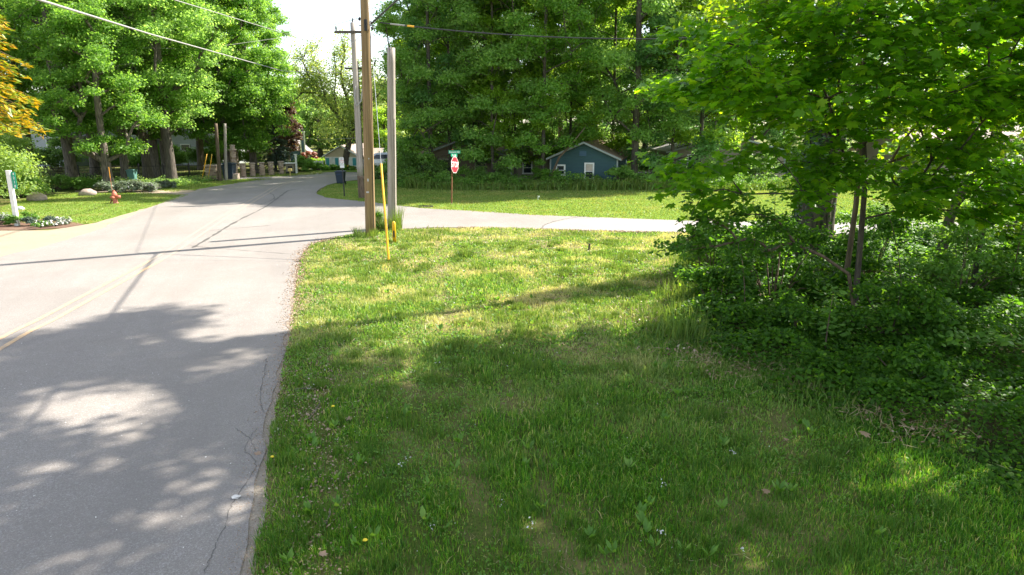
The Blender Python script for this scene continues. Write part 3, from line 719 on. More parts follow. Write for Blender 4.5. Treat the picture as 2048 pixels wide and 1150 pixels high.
# ground cover: nobody could count it
r_ = np.random.default_rng(31)
def in_region(n, P, bbox, dens=None):
    x = r_.uniform(bbox[0], bbox[1], n); y = r_.uniform(bbox[2], bbox[3], n); k = inpoly(x, y, P)
    if dens is not None: k &= r_.uniform(0, 1, n) < dens(x, y)
    return x[k], y[k]
def vnoise(x, y, s, seed):
    rs = np.random.default_rng(seed); g = rs.uniform(0, 1, (64, 64)); u = x / s + 1000; v = y / s + 1000
    i = np.floor(u).astype(int); j = np.floor(v).astype(int); fu = u - i; fv = v - j; fu = fu * fu * (3 - 2 * fu); fv = fv * fv * (3 - 2 * fv)
    a = g[i % 64, j % 64]; b = g[(i + 1) % 64, j % 64]; c = g[i % 64, (j + 1) % 64]; d = g[(i + 1) % 64, (j + 1) % 64]
    return (a * (1 - fu) + b * fu) * (1 - fv) + (c * (1 - fu) + d * fu) * fv
def edge_dist(x, y, P):
    P = np.asarray(P); d = np.full(len(x), 1e9)
    for a, b in zip(P, np.roll(P, -1, 0)):
        ab = b - a; t = np.clip(((x - a[0]) * ab[0] + (y - a[1]) * ab[1]) / (ab @ ab), 0, 1)
        d = np.minimum(d, np.hypot(x - a[0] - t * ab[0], y - a[1] - t * ab[1]))
    return d
x, y = in_region(430000, WOOD, (1.5, 17, 3.5, 22), lambda x, y: np.clip((9 / np.maximum(y, 5)) ** 1.2, 0, 1) * (x < 2.2 + .85 * y))
ed = np.clip(edge_dist(x, y, WOOD) / 1.3, .05, 1)
hgt = (.12 + .5 * vnoise(x, y, 1.3, 5) * vnoise(x, y, .45, 6) * 1.6) * ed
keep = r_.uniform(0, 1, len(x)) < (.25 + .75 * ed) * (.35 + .9 * vnoise(x, y, .6, 7)); x, y, hgt = x[keep], y[keep], hgt[keep]
z = hgt * r_.uniform(.25, 1, len(x)) ** .6 + .02
P = np.stack([x, y, z], 1); N = np.stack([np.zeros(len(x)), np.zeros(len(x)), np.full(len(x), 1.1)], 1) + r_.normal(size=(len(x), 3)) * .5
sz = np.clip(.045 + .0032 * y, .05, .12) * (.7 + .6 * vnoise(x, y, .9, 8))
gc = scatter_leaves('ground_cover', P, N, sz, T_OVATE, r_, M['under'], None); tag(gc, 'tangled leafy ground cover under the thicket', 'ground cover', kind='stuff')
print('ground cover', len(x))

# ------------------------------------------------------------------ grass
def blades(name, x, y, h, wd, mat, seed, lean=.35, segs=2, z0=0.0):
    r = np.random.default_rng(seed); k = len(x); a = r.uniform(0, 2 * PI, k); h = h * r.uniform(.45, 1.25, k); wd = wd * r.uniform(.7, 1.3, k)
    la = r.uniform(0, 2 * PI, k); l = np.abs(r.normal(0, lean, k)) * h
    sx, sy = np.cos(a) * wd / 2, np.sin(a) * wd / 2; lx, ly = np.cos(la) * l, np.sin(la) * l
    b0 = np.stack([x - sx, y - sy, np.full(k, z0)], 1); b1 = np.stack([x + sx, y + sy, np.full(k, z0)], 1)
    m0 = np.stack([x - sx * .75 + lx * .35, y - sy * .75 + ly * .35, z0 + h * .55], 1); m1 = np.stack([x + sx * .75 + lx * .35, y + sy * .75 + ly * .35, z0 + h * .55], 1)
    t = np.stack([x + lx, y + ly, z0 + h * (1 - .25 * np.clip(l / h, 0, 1))], 1)
    V = np.stack([b0, b1, m1, m0, t], 1).reshape(-1, 3); o = (np.arange(k) * 5)[:, None]
    return link(name, mesh_np(name, V, [o + np.array([[0, 1, 2, 3]]), o + np.array([[3, 2, 4]])]), mat)
LAWN = [(p[0] - .02, p[1]) for p in vg if p[1] > 0][::1] + [(G(*p)[0], G(*p)[1] - .05) for p in [(960, 456), (1100, 460), (1250, 464), (1400, 467), (1600, 469.5)]] + [(9.5, 22.3), (6.0, 21), (4.6, 19), (3.9, 16.5), (3.2, 14), (2.3, 12.3), (3.3, 10.8), (4.0, 9.2), (4.9, 7.4), (5.4, 5), (5.8, 0)]
lx0 = [p for p in LAWN]
x, y = in_region(1500000, LAWN, (-7.5, 9.6, 3.2, 25.6), lambda x, y: np.clip((5.5 / np.maximum(y, 4)) ** 1.35, 0, 1) * (np.abs(x) < .78 * y + 1))
pt = vnoise(x, y, 1.1, 41) * .6 + vnoise(x, y, .28, 42) * .4; ed = np.clip(edge_dist(x, y, R_EDGE) / .22 - .15, 0, 1)
ws = np.abs(edge_dist(x, y, R_EDGE) - .66 - .1 * np.sin(y * 2.1)); wn = np.where(y < 11, np.clip(ws / .2, .3, 1), 1)
keep = r_.uniform(0, 1, len(x)) < (.2 + 1.15 * pt) * (.3 + .7 * ed) * wn; x, y, pt, ed = x[keep], y[keep], pt[keep], ed[keep]
h = (.035 + .10 * pt ** 1.5) * (.6 + .4 * ed) * (1 + .25 * (vnoise(x, y, 2.5, 43) - .3)); wd = np.clip(.0014 * y, .0075, .03)
o = blades('lawn_grass', x, y, h, wd, M['grass'], 44, .55, z0=.004); tag(o, 'patchy rough grass with dry straw patches', 'grass', kind='stuff'); print('blades', len(x))
# taller tufts and clumps
tx = []; ty = []; th = []
rc = np.random.default_rng(45)
spots = [G(*p) + (s, hh) for p, s, hh in [((930, 515), .35, .28), ((840, 480), .7, .16), ((1000, 640), .5, .13), ((1090, 640), .5, .15), ((1210, 640), .3, .14), ((1300, 560), .6, .18), ((900, 700), .5, .12), ((760, 900), .4, .12), ((560, 900), .22, .15), ((540, 870), .2, .16), ((1060, 740), .3, .2), ((1150, 470), .8, .12), ((870, 465), .8, .14), ((640, 495), .6, .12), ((690, 510), .5, .12)]]
for _ in range(330):
    yy = 5 + 17 * rc.uniform() ** 1.4; spots.append((rc.uniform(-.2 * yy - 1.5, 4.2), yy, rc.uniform(.08, .3), rc.uniform(.08, .15)))
for cx_, cy_, s_, hh in spots:
    k = int(90 + 500 * s_); tx.append(rc.normal(cx_, s_ / 2, k)); ty.append(rc.normal(cy_, s_ / 2, k)); th.append(np.full(k, hh))
tx = np.concatenate(tx); ty = np.concatenate(ty); th = np.concatenate(th); k = inpoly(tx, ty, LAWN)
o = blades('grass_tufts', tx[k], ty[k], th[k], np.clip(.0011 * ty[k], .006, .025), M['tall'], 46, .35); tag(o, 'taller green grass tufts scattered over the lawn', 'grass', kind='stuff')
# lawn weeds: broad leaves
x, y = in_region(230000, LAWN, (-7, 6, 4, 22), lambda x, y: np.clip((vnoise(x, y, .8, 51) * .5 + vnoise(x, y, .25, 53) * .5 - .40) * 2.6, 0, 1) * np.clip(7 / y, 0, 1) * np.clip((14 - y) / 4, .3, 1))
k = len(x); P = np.stack([x, y, .03 + r_.uniform(0, .05, k)], 1); N = np.stack([np.zeros(k), np.zeros(k), np.full(k, .8)], 1) + r_.normal(size=(k, 3)) * .6
o = scatter_leaves('lawn_weeds', P, N, np.clip(.0042 * y, .024, .07), T_OVATE, r_, M['shrub'], None); tag(o, 'clover and broad leaved weeds among the grass', 'weeds', kind='stuff')
# dandelion and plantain rosettes: long upright leaves
rc = np.random.default_rng(52); PP = []; NN = []; TT = []
for _ in range(110):
    yy = 5 + 14 * rc.uniform() ** 1.3; xx = rc.uniform(-.24 * yy - .8, 3.6)
    for _ in range(rc.integers(4, 9)):
        a = rc.uniform(0, 2 * PI); d = np.array([math.cos(a) * .7, math.sin(a) * .7, rc.uniform(.5, 1.3)]); PP.append(np.array([xx, yy, .05]) + d * .05); TT.append(d * 3); NN.append(np.array([-math.cos(a), -math.sin(a), .7]))
PP = np.array(PP); k = inpoly(PP[:, 0], PP[:, 1], LAWN); T_LONG = (T_OVATE[0] * np.array([.62, 1, 1]), T_OVATE[1])
o = scatter_leaves('lawn_weeds', PP[k], np.array(NN)[k], .11, T_LONG, rc, M['shrub'], None, tipdir=np.array(TT)[k], droop=0); tag(o, 'upright dandelion leaf rosettes in the lawn', 'weeds', kind='stuff')
# white cottonwood fluff, dry leaves and gravel crumbs
x, y = in_region(5200, LAWN, (-7, 6, 4, 24), lambda x, y: .1 + .5 * np.clip(vnoise(x, y, 1.5, 55) - .3, 0, 1)); k = len(x)
P = np.stack([x, y, r_.uniform(.02, .07, k)], 1); o = scatter_leaves('seed_fluff', P, r_.normal(size=(k, 3)) + [0, 0, 1], np.clip(.0022 * y, .012, .04), T_DIA, r_, M['fluff'], None); tag(o, 'tiny white seed fluff caught in the grass', 'seed fluff', kind='stuff')
rc = np.random.default_rng(56); PP = []
for px, py, s_ in [(1003, 1017, .05), (860, 1072, .05), (815, 928, .035), (800, 940, .03), (1466, 915, .04), (870, 735, .05), (825, 752, .03), (1325, 980, .04), (1060, 1060, .04), (1110, 893, .03), (1160, 922, .03), (620, 785, .05), (560, 868, .03), (1320, 1078, .03), (1485, 1120, .03), (790, 640, .05)]:
    gx_, gy_ = G(px, py)
    for _ in range(7): PP.append((gx_ + rc.normal(0, s_ * .6), gy_ + rc.normal(0, s_ * 1.3), .05 + rc.uniform(0, .04)))
PP = np.array(PP); o = scatter_leaves('seed_fluff', PP, rc.normal(size=PP.shape), .024, T_DIA, rc, M['fluff'], None); tag(o, 'white clumps of seed fluff on the shaded grass', 'seed fluff', kind='stuff')
# straw litter lying flat in the dry spots
x, y = in_region(90000, LAWN + [], (-7, 9, 4, 25), lambda x, y: np.clip((vnoise(x, y, .9, 58) - .36) * 2.2, .05, 1) * np.clip(11 / y, 0, 1) * np.clip((y - 6) / 5, .25, 1)); k = len(x)
P = np.stack([x, y, .012 + r_.uniform(0, .03, k)], 1); T_STRAW = (T_DIA[0] * np.array([.16, 1.6, .5]), T_DIA[1])
M['straw'] = leafmat('straw', (.24, .17, .09), (.42, .33, .18), (.5, .42, .27), trans=.15, tr_gain=.8)
o = scatter_leaves('straw_litter', P, r_.normal(size=(k, 3)) * .3 + [0, 0, 1], np.clip(.007 * y, .05, .12), T_STRAW, r_, M['straw'], None); tag(o, 'dry mown straw lying between the grass', 'straw', kind='stuff')
# worn strip of bare soil and litter a step in from the asphalt
rc = np.random.default_rng(62); re_ = np.array([p for p in R_EDGE if p[1] > -1]); n_ = 1700; ys = rc.uniform(4.6, 10.5, n_); xs = np.interp(ys, re_[:, 1], re_[:, 0]) + .6 + rc.normal(0, .2, n_) + .1 * np.sin(ys * 2.1)
P = np.stack([xs, ys, .03 + rc.uniform(0, .03, n_)], 1); kk = rc.uniform(0, 1, n_) < .25 + .9 * vnoise(xs, ys, .5, 63); P = P[kk]
o = scatter_leaves('edge_litter', P, rc.normal(size=P.shape) * .4 + [0, 0, 1], .03, T_OVATE, rc, M['dryleaf'], None); tag(o, 'dead leaf litter in the worn strip beside the road edge', 'litter', kind='stuff')
# road edge crumbs: pale chips and dead leaves
re = np.array([p for p in R_EDGE if p[1] > -1]); rc = np.random.default_rng(57); n_ = 9000
t = rc.uniform(0, 1, n_) ** 1.3; ys = 4.5 + t * 18; xs = np.interp(ys, re[:, 1], re[:, 0]); dx = np.abs(rc.normal(0, .14, n_)) * np.where(rc.uniform(0, 1, n_) < .75, 1, -.9) + .02
P = np.stack([xs + dx, ys, .022 + rc.uniform(0, .008, n_)], 1)
o = scatter_leaves('edge_litter', P, rc.normal(size=(n_, 3)) * .5 + [0, 0, 1], np.clip(.0021 * ys, .012, .045), T_DIA, rc, M['dryleaf'], None); tag(o, 'pale leaf crumbs and chips along the road edge', 'litter', kind='stuff')
x = rc.uniform(-9, -2, 420); y = rc.uniform(4.6, 20, 420); P = np.stack([x, y, np.full(420, .026)], 1)
o = scatter_leaves('road_crumbs', P, rc.normal(size=(420, 3)) * .25 + [0, 0, 1], .02, T_DIA, rc, M['fluff'], None); tag(o, 'tiny pale crumbs lying on the asphalt', 'litter', kind='stuff')
# tall weeds at the thicket's left edge
ep = smooth_pts([(6.2, 20.9), (4.9, 18.8), (4.1, 16.4), (3.3, 14), (2.5, 12.1), (3.2, 10.8), (3.9, 9.1), (4.8, 7.2)], 12); ex = np.array(ep); n_ = 6500
i = rc.integers(0, len(ex), n_); x = ex[i, 0] + rc.normal(.35, .35, n_); y = ex[i, 1] + rc.normal(0, .3, n_); hh = np.where(y > 11, .42, .2) * (.3 + 1.1 * vnoise(x, y, .7, 59))
o = blades('tall_weeds', x, y, hh, .018, M['tall'], 60, .3); tag(o, 'long unmown grass along the thicket edge', 'grass', kind='stuff')
# mown far lawns
def lawn_blades(P, bbox, n, h, wd, seed, lab, dens=None):
    x, y = in_region(n, P, bbox, dens); o = blades('lawn_grass', x, y, h, wd, M['grass_far'], seed, .45, z0=.01); tag(o, lab, 'grass', kind='stuff')
lawn_blades(FAR_LAWN, (-16, 25, 27, 45), 150000, .055, .035, 61, 'mown green lawn across the side road')
lawn_blades(ISLAND, (-34, -16, 24, 39), 60000, .05, .03, 62, 'mown green lawn around the hydrant')
lawn_blades(STRIP, (-26, -14, 36, 53), 26000, .06, .04, 63, 'mown grass strip beside the shaded driveway')
lawn_blades(STRIP2, (-22, -14, 46, 60), 12000, .07, .05, 64, 'mown grass strip before the stone pillars')

# ================================================================== UTILITY POLES AND WIRES
def gz(p, z=0): return (p[0], p[1], z)
BP = G(741, 472); GP = G(784, 457); FP = (G(723, 396)[0], G(723, 396)[1])
pr = empty('utility_pole', gz(BP), 'tall new brown wooden utility pole on the grass corner', 'utility pole')
def polemesh(pts, r0, r1, n=28, seed=0):
    mb = MB(); r = random.Random(seed); P = []
    for a, b in zip(pts, pts[1:]):
        k = 14
        for i in range(k): P.append(Vector(a).lerp(Vector(b), i / k))
    P.append(Vector(pts[-1])); R = [r0 + (r1 - r0) * i / (len(P) - 1) + r.uniform(-.002, .002) for i in range(len(P))]
    mb.tube(P, R, n); nr = len(P)                       # drying cracks: a few grooves run down the pole
    gr_ = [(r.randrange(n), r.uniform(0, .7), r.uniform(.15, .5)) for _ in range(9)] if n > 20 else []
    for k, t0_, ln_ in gr_:
        for i in range(nr):
            if t0_ < i / nr < t0_ + ln_:
                v = Vector(mb.v[i * n + k]); c = P[i]; mb.v[i * n + k] = tuple(c + (v - c) * .93)
    return mb
polemesh([(0, 0, -.3), (.28, 0, 12.0)], .172, .135).build('pole', M['wood_new'], pr, True)
hw = MB()
ca = Vector((-.05, -.16, 6.72))
hw.box((.0, -.17, 6.75), (.09, .05, .34)); hw.tube([(-.25, -.02, 6.75), (.25, -.02, 6.75)], .014); hw.tube([(0, -.25, 6.8), (0, .2, 6.8)], .014)
hw.blob((.16, -.16, 6.82), (.05, .05, .06), 1); hw.blob((.20, -.12, 6.66), (.05, .05, .05), 2); hw.blob((-.21, -.06, 6.95), (.035, .035, .06), 3)
hw.tube([(-.2, 0, 6.95), (-.36, .15, 6.98)], .012)
hw.build('cable_bracket', M['metal_dark'], pr, loc=(.2, 0, 0))
for c_, d_ in (((.04, -.167, 1.9), (.05, .012, .09)), ((.10, -.160, 2.6), (.03, .012, .04)), ((.01, -.165, 1.5), (.09, .012, .05))): tp = MB(); tp.box(c_, d_); tp.build('pole_tag', M['galv'], pr)
mb = MB(); mb.tube([(.135, -.11, 0), (.225, -.10, 3), (.325, -.095, 6.6)], .012, 6); mb.build('ground_wire', M['metal_dark'], pr)
pr2 = empty('cut_off_pole', gz(GP), 'short weathered grey pole with a sawn off top beside the brown pole', 'utility pole')
polemesh([(0, 0, -.3), (.22, 0, 6.28)], .165, .135).build('pole', M['wood_grey'], pr2, True)
hw = MB(); hw.tube([(-.13, -.05, 6.05), (-.26, -.08, 6.07)], .014); hw.tube([(-.24, -.08, 5.98), (-.24, -.08, 6.15)], .01); hw.build('bolt', M['metal_dark'], pr2, loc=(.22, 0, 0))
cd_ = MB(); cd_.tube([(.14, -.11, .0), (.265, -.11, 3.9)], .016, 6); cd_.build('ground_wire_cover', M['wood_grey'], pr2)
# distant leaning pole with cross-arm
fz = A(706, 45, FP[1]); topx = fz[0] - FP[0] - .02
pr3 = empty('utility_pole', gz(FP), 'leaning pale grey utility pole with wooden cross arm across the side road', 'utility pole')
polemesh([(0, 0, 1.15), (topx, 0, fz[2])], .16, .12, 16).build('pole', M['wood_grey'], pr3, True)
polemesh([(.02, 0, -.3), (0, 0, 1.15)], .175, .165, 16).build('pole_butt', M['bark_brown'], pr3, True)
zc = A(700, 65, FP[1])[2]; am = MB(); am.box((topx + .0, -.16, zc), (1.75, .09, .12)); am.build('cross_arm', M['bark_dark'], pr3)
br = MB(); br.tube([(topx - .5, -.14, zc - .06), (topx, -.12, zc - .5)], .014); br.tube([(topx + .5, -.14, zc - .06), (topx, -.12, zc - .5)], .014); br.build('brace', M['galv'], pr3)
for dx in (-.8, 0, .8):
    i_ = MB(); zz = zc + (.06 if dx else fz[2] - zc); i_.tube([(topx + dx, -.16 if dx else 0, zz), (topx + dx, -.16 if dx else 0, zz + .12), (topx + dx, -.16 if dx else 0, zz + .2)], [.02, .045, .03]); i_.build('insulator', M['metal_dark'], pr3)
q = G(726, 356); Yf = 52.0; q = (A(724, 350, Yf)[0], Yf); tq = A(713, 122, Yf)
pr4 = empty('utility_pole', gz(q), 'farther grey utility pole mostly hidden behind the leaning one', 'utility pole')
polemesh([(0, 0, -.2), (tq[0] - q[0], 0, tq[2])], .17, .13, 12).build('pole', M['wood_grey'], pr4, True)
am = MB(); am.box((tq[0] - q[0] - .0, -.15, A(710, 137, Yf)[2]), (1.7, .09, .12)); am.build('cross_arm', M['bark_dark'], pr4)

def wire(name, pts, r, mat, label, sag=0.0, cat='cable', n=14):
    P = []
    for a, b in zip(pts, pts[1:]):
        a = Vector(a); b = Vector(b)
        for i in range(n):
            t = i / n; P.append(a.lerp(b, t) - Vector((0, 0, 4 * sag * t * (1 - t))))
    P.append(Vector(pts[-1])); mb = MB(); mb.tube(P, r, 6); o = mb.build(name, mat, None, True); tag(o, label, cat, 'overhead cables'); return o
W0 = (BP[0] + .34, BP[1] - .2, 6.75)
wire('overhead_cable', [W0, (.55, 11.5, 7.5), (3.6, 4, 7.9), (7, -6, 8.4)], .028, M['cable'], 'thick black cable rising from the brown pole bracket towards the camera')
e1 = A(1290, 78, 20.5); e0 = A(760, 45, BP[1] - .2)
wr = wire('overhead_cable', [e0, e1, (9, 19.2, 6.4), (30, 14, 7.3)], .019, M['cable'], 'black cable with a yellow sleeve running right from the brown pole', .12)
yt = MB(); a_ = Vector(e0).lerp(Vector(e1), .113) - Vector((0, 0, 4 * .12 * .113 * .887)); b_ = Vector(e0).lerp(Vector(e1), .14) - Vector((0, 0, 4 * .12 * .14 * .86)); yt.tube([a_, b_], .028, 8); yt.build('cable_sleeve', M['yellow'], wr)
gw = MB(); gw.tube([a_ - (b_ - a_) * 2.6, a_ - (b_ - a_) * .4], .023, 8); gw.build('cable_grip', M['cable_grey'], wr)
wire('overhead_cable', [(-15, -6, 8.2), A(80, 0, 13)[:3], A(300, 68, 22)[:3], A(565, 142, 46)[:3], (tq[0] - 1.0, 60, 8.0)], .022, M['cable_grey'], 'thick pale cable crossing the left trees diagonally above the road')
wire('overhead_cable', [A(290, -20, 20), A(350, 0, 22), A(560, 64, 38), A(640, 90, 50)], .014, M['cable_grey'], 'thin pale wire across the top of the left tree crowns')
wire('overhead_cable', [A(575, 68, 60), A(640, 57, 40), (BP[0] - .16, BP[1] + .15, 6.98)], .010, M['cable_grey'], 'faint thin wire dropping left from the brown pole across the sky')
wire('overhead_cable', [A(100, 92, 40), A(400, 98, 48), A(600, 70, 55)], .012, M['cable_grey'], 'faint level wire in front of the left tree crowns')
wire('overhead_cable', [A(606, 277, 70), A(640, 279, 60), A(713, 276, 52)], .02, M['cable_grey'], 'thin wire between the blue house chimney and the far pole')
# loops on the distant pole
wire('service_cable_loop', [A(711, 172, FP[1] - .2), A(709, 195, FP[1] - .25), A(713, 213, FP[1] - .25), A(722, 203, FP[1] - .25), A(726, 170, FP[1] - .2)], .03, M['cable_grey'], 'loop of slack cable hanging on the leaning grey pole', n=4)
# guy wire with yellow guard
g0 = G(778, 527); gtop = Vector((BP[0] + .26, BP[1] - .1, 8.6)); gb = Vector((g0[0], g0[1], 0)); tt = A(768, 330, 21)
gr = empty('guy_wire', (gb.x, gb.y, 0), 'steel guy wire anchored in the grass with a long yellow plastic guard', 'guy wire')
d_ = gtop - gb; L_ = d_.length; mb = MB(); mb.tube([Vector((0, 0, -.1)), d_], .007, 6); mb.build('wire', M['galv'], gr)
t1 = .0; 
# height at which guard ends (py=330)
best = min([i / 400 for i in range(20, 400)], key=lambda t: abs((lambda p: 575 - FPX * ((p.y * math.sin(PITCH) + (p.z - CH) * math.cos(PITCH)) / (p.y * math.cos(PITCH) - (p.z - CH) * math.sin(PITCH))))(gb + d_ * t) - 328))
mb = MB(); mb.tube([d_ * .01, d_ * best], .032, 8); bevel(mb.build('guard', M['yellow'], gr, True), .004)
mk = G(789, 486); mk_ = empty('cable_marker', gz(mk), 'short round yellow plastic cable marker in the grass before the grey pole', 'marker post')
mb = MB(); mb.tube([(0, 0, -.1), (0, 0, .62), (0, 0, .67), (0, 0, .70)], [.058, .058, .048, .02], 14); mb.build('post', M['yellow'], mk_, True)
mb = MB(); mb.box((-.0, -.058, .30), (.05, .006, .22)); mb.build('warning_label', M['black'], mk_)

# weeds at the poles' feet
def tuft_plant(name, label, x, y, r, h, n, seed, mat='tall', wd=.012, cat='weeds'):
    rc = np.random.default_rng(seed); a = rc.uniform(0, 2 * PI, n); q = r * np.sqrt(rc.uniform(0, 1, n))
    o = blades(name, q * np.cos(a), q * np.sin(a), np.full(n, h), wd, M[mat], seed, .35); o.location = (x, y, 0); tag(o, label, cat); return o
tuft_plant('tall_weeds', 'tall seeding weeds growing round the foot of the grey pole', GP[0] - .1, GP[1] - .25, .5, .85, 620, 71)
tuft_plant('tall_weeds', 'grass clump at the foot of the brown pole', BP[0] - .1, BP[1] - .25, .4, .35, 400, 72)
bush('weed_clump', 'dark leafy weed between the brown pole and the grey pole', 'weeds', (GP[0] - .42, GP[1] - .5), 73, .42, .85, .06, M['under'], 500, T_OVATE, n=8)

# ------------------------------------------------------------------ signs
def text(name, s, size, mat, parent, M4, ext=.001, align='CENTER', sx=1):
    c = bpy.data.curves.new(name, 'FONT'); c.body = s; c.size = size; c.extrude = ext; c.align_x = align; c.align_y = 'CENTER'; c.offset = size * .012
    t = bpy.data.objects.new(name, c); COL.objects.link(t); dg = bpy.context.evaluated_depsgraph_get(); me = bpy.data.meshes.new_from_object(t.evaluated_get(dg)); bpy.data.objects.remove(t)
    for v in me.vertices: v.co.x *= sx
    o = bpy.data.objects.new(name, me); me.materials.clear(); me.materials.append(mat); COL.objects.link(o); o.parent = parent; o.matrix_local = M4; return o
def frame(center, normal, roll=0):
    nrm = Vector(normal).normalized(); rt = Vector((0, 0, 1)).cross(nrm).normalized(); up = nrm.cross(rt)
    R = Matrix((rt, up, nrm)).transposed(); R = R @ Matrix.Rotation(roll, 3, 'Z')
    return Matrix.Translation(center) @ R.to_4x4()
def panel(name, F4, pts, th, mat, parent):
    n_ = len(pts); V = [(x, y, 0) for x, y in pts] + [(x, y, -th) for x, y in pts]
    b = MB(); b.add([F4 @ Vector(v) for v in V], [tuple(range(n_)), tuple(range(2 * n_ - 1, n_ - 1, -1))] + [(i, i + n_, (i + 1) % n_ + n_, (i + 1) % n_) for i in range(n_)])
    return b.build(name, mat, parent)
SP = G(903, 408); st = empty('stop_sign', gz(SP), 'red octagonal stop sign on a rusty post with green street name blades', 'stop sign')
lean = Vector((.10, 0, 2.6)); mb = MB()
mb.tube([(0, 0, -.2), lean * .5, lean], .032, 6); mb.build('post', M['rust'], st)
nS = (.93, -.36, .02); oc = lambda r: [(r * math.cos(PI / 8 + k * PI / 4), r * math.sin(PI / 8 + k * PI / 4)) for k in range(8)]
c0 = A(907.5, 329.5, SP[1]); c0 = Vector((c0[0] - SP[0] + .02, -.06, c0[2])); R8 = .415
def sh(d): return c0 + Vector(nS).normalized() * d
F0 = frame(sh(.04), nS, math.radians(-4)); b_o = panel('face', F0, oc(R8), .004, M['signwhite'], st); F1 = frame(sh(.0445), nS, math.radians(-4)); panel('red_field', F1, oc(R8 * .93), .003, M['signred'], st)
F2 = frame(sh(.047), nS, math.radians(-4)); text('lettering', 'STOP', .36, M['signwhite'], st, F2, sx=.92)
nG = (.42, -.9, 0); cg = A(909, 304, SP[1] - .02); cg = Vector((cg[0] - SP[0], -.05, cg[2]))
Fg = frame(cg, (.12, -.99, 0)); panel('name_blade', Fg, [(-.28, -.075), (.28, -.075), (.28, .075), (-.28, .075)], .006, M['signgreen'], st)
text('blade_lettering', 'Geneva Dr', .115, M['signwhite'], st, frame(cg + Vector((.0004, -.0045, 0)), (.12, -.99, 0)))
cb = A(908.5, 310.5, SP[1]); cb = Vector((cb[0] - SP[0], -.05, cb[2] - .0)); nB = (.86, -.5, 0)
panel('name_blade', frame(cb, nB, math.radians(-3)), [(-.25, -.07), (.25, -.07), (.25, .07), (-.25, .07)], .006, M['signgreen'], st)
text('blade_lettering', 'Bay St', .12, M['signwhite'], st, frame(cb + Vector(nB).normalized() * .004, nB, math.radians(-3)))
# white notice sign on a black post
NP = G(689, 393); ns = empty('road_sign', gz(NP), 'white notice sign with red print on a thin black post', 'sign')
tpn = A(685, 338, NP[1]); mb = MB(); dv = Vector((tpn[0] - NP[0], 0, tpn[2])); mb.tube([(0, 0, -.1), dv, dv * 1.42], .035, 6); mb.build('post', M['black'], ns)
cs = dv * 1.23 + Vector((-.0, -.06, 0)); Fn = frame(cs, (0, -1, .02), math.radians(3)); panel('face', Fn, [(-.115, -.27), (.115, -.27), (.115, .27), (-.115, .27)], .006, M['signwhite'], ns)
for k, (s_, sz, y_, mt) in enumerate([('NO', .09, .19, 'black'), ('PARKING', .055, .10, 'signred'), ('ANY TIME', .045, .02, 'signred'), ('STREET', .045, -.06, 'black')]):
    text('lettering', s_, sz, M[mt], ns, frame(cs + Vector((0, -.004, 0)), (0, -1, .02), math.radians(3)) @ Matrix.Translation((0, y_, 0)))
panel('divider', frame(cs + Vector((0, -.004, 0)), (0, -1, .02), math.radians(3)), [(-.11, -.125), (.11, -.125), (.11, -.112), (-.11, -.112)], .002, M['black'], ns)
# green house number blade on a pale post, far left
HP = G(35, 452); hn = empty('house_number_sign', gz(HP), 'pale square post with a green house number blade at the left edge', 'sign')
mb = MB(); mb.box((0, 0, .98), (.145, .12, 2.1)); mb.box((0, 0, 2.045), (.16, .135, .03)); bevel(mb.build('post', M['white'], hn), .006)
pn = MB(); pn.box((.155, -.0, 1.70), (.16, .012, .62)); pn.build('number_plate', M['signgreen'], hn)
for k, c in enumerate('4218'):
    text('digit', c, .13, M['signwhite'], hn, frame(Vector((.165, -.0085, 1.93 - .15 * k)), (0, -1, 0)))
# hydrant with marker rod
YP = G(231, 407); hy = empty('fire_hydrant', gz(YP), 'faded red fire hydrant with a thin marker rod on the left lawn', 'fire hydrant')
mb = MB(); mb.tube([(0, 0, -.05), (0, 0, .04), (0, 0, .05), (0, 0, .36), (0, 0, .38), (0, 0, .42), (0, 0, .50), (0, 0, .56), (0, 0, .60)], [.15, .15, .105, .10, .13, .13, .115, .075, .03], 16)
mb.box((0, 0, .62), (.05, .05, .06)); mb.build('barrel', M['hydrant'], hy, True)
mb = MB(); mb.tube([(.1, 0, .32), (.26, 0, .32)], [.075, .085], 12); mb.build('nozzle', M['hydrant'], hy, True)
mb = MB(); mb.tube([(-.1, 0, .30), (-.21, 0, .30)], [.05, .06], 12); mb.tube([(0, -.1, .30), (0, -.22, .30)], [.06, .065], 12); mb.build('nozzle', M['hydrant'], hy, True)
mb = MB(); mb.box((-.2, -.03, .06), (.05, .05, .28), M=Matrix.Rotation(.5, 3, 'Y')); mb.build('drain_chain', M['rust'], hy)
mb = MB(); mb.tube([(-.07, 0, .4), (-.09, 0, 1.25)], .011, 6); mb.build('marker_rod', M['hydrant'], hy)
mb = MB(); mb.tube([(-.09, 0, 1.25), (-.095, 0, 1.75)], .018, 6); mb.build('rod_tip', M['orange'], hy)
# small stake on the near lawn, valve cover mark
KP = G(1178, 503); mb = MB(); mb.box((0, 0, .1), (.06, .035, .26), M=Matrix.Rotation(.06, 3, 'Y')); mb.box((0, 0, .235), (.07, .045, .02)); o = bevel(mb.build('survey_stake', M['bark'], None, loc=gz(KP)), .005); tag(o, 'short weathered wooden stake standing in the lawn', 'stake')
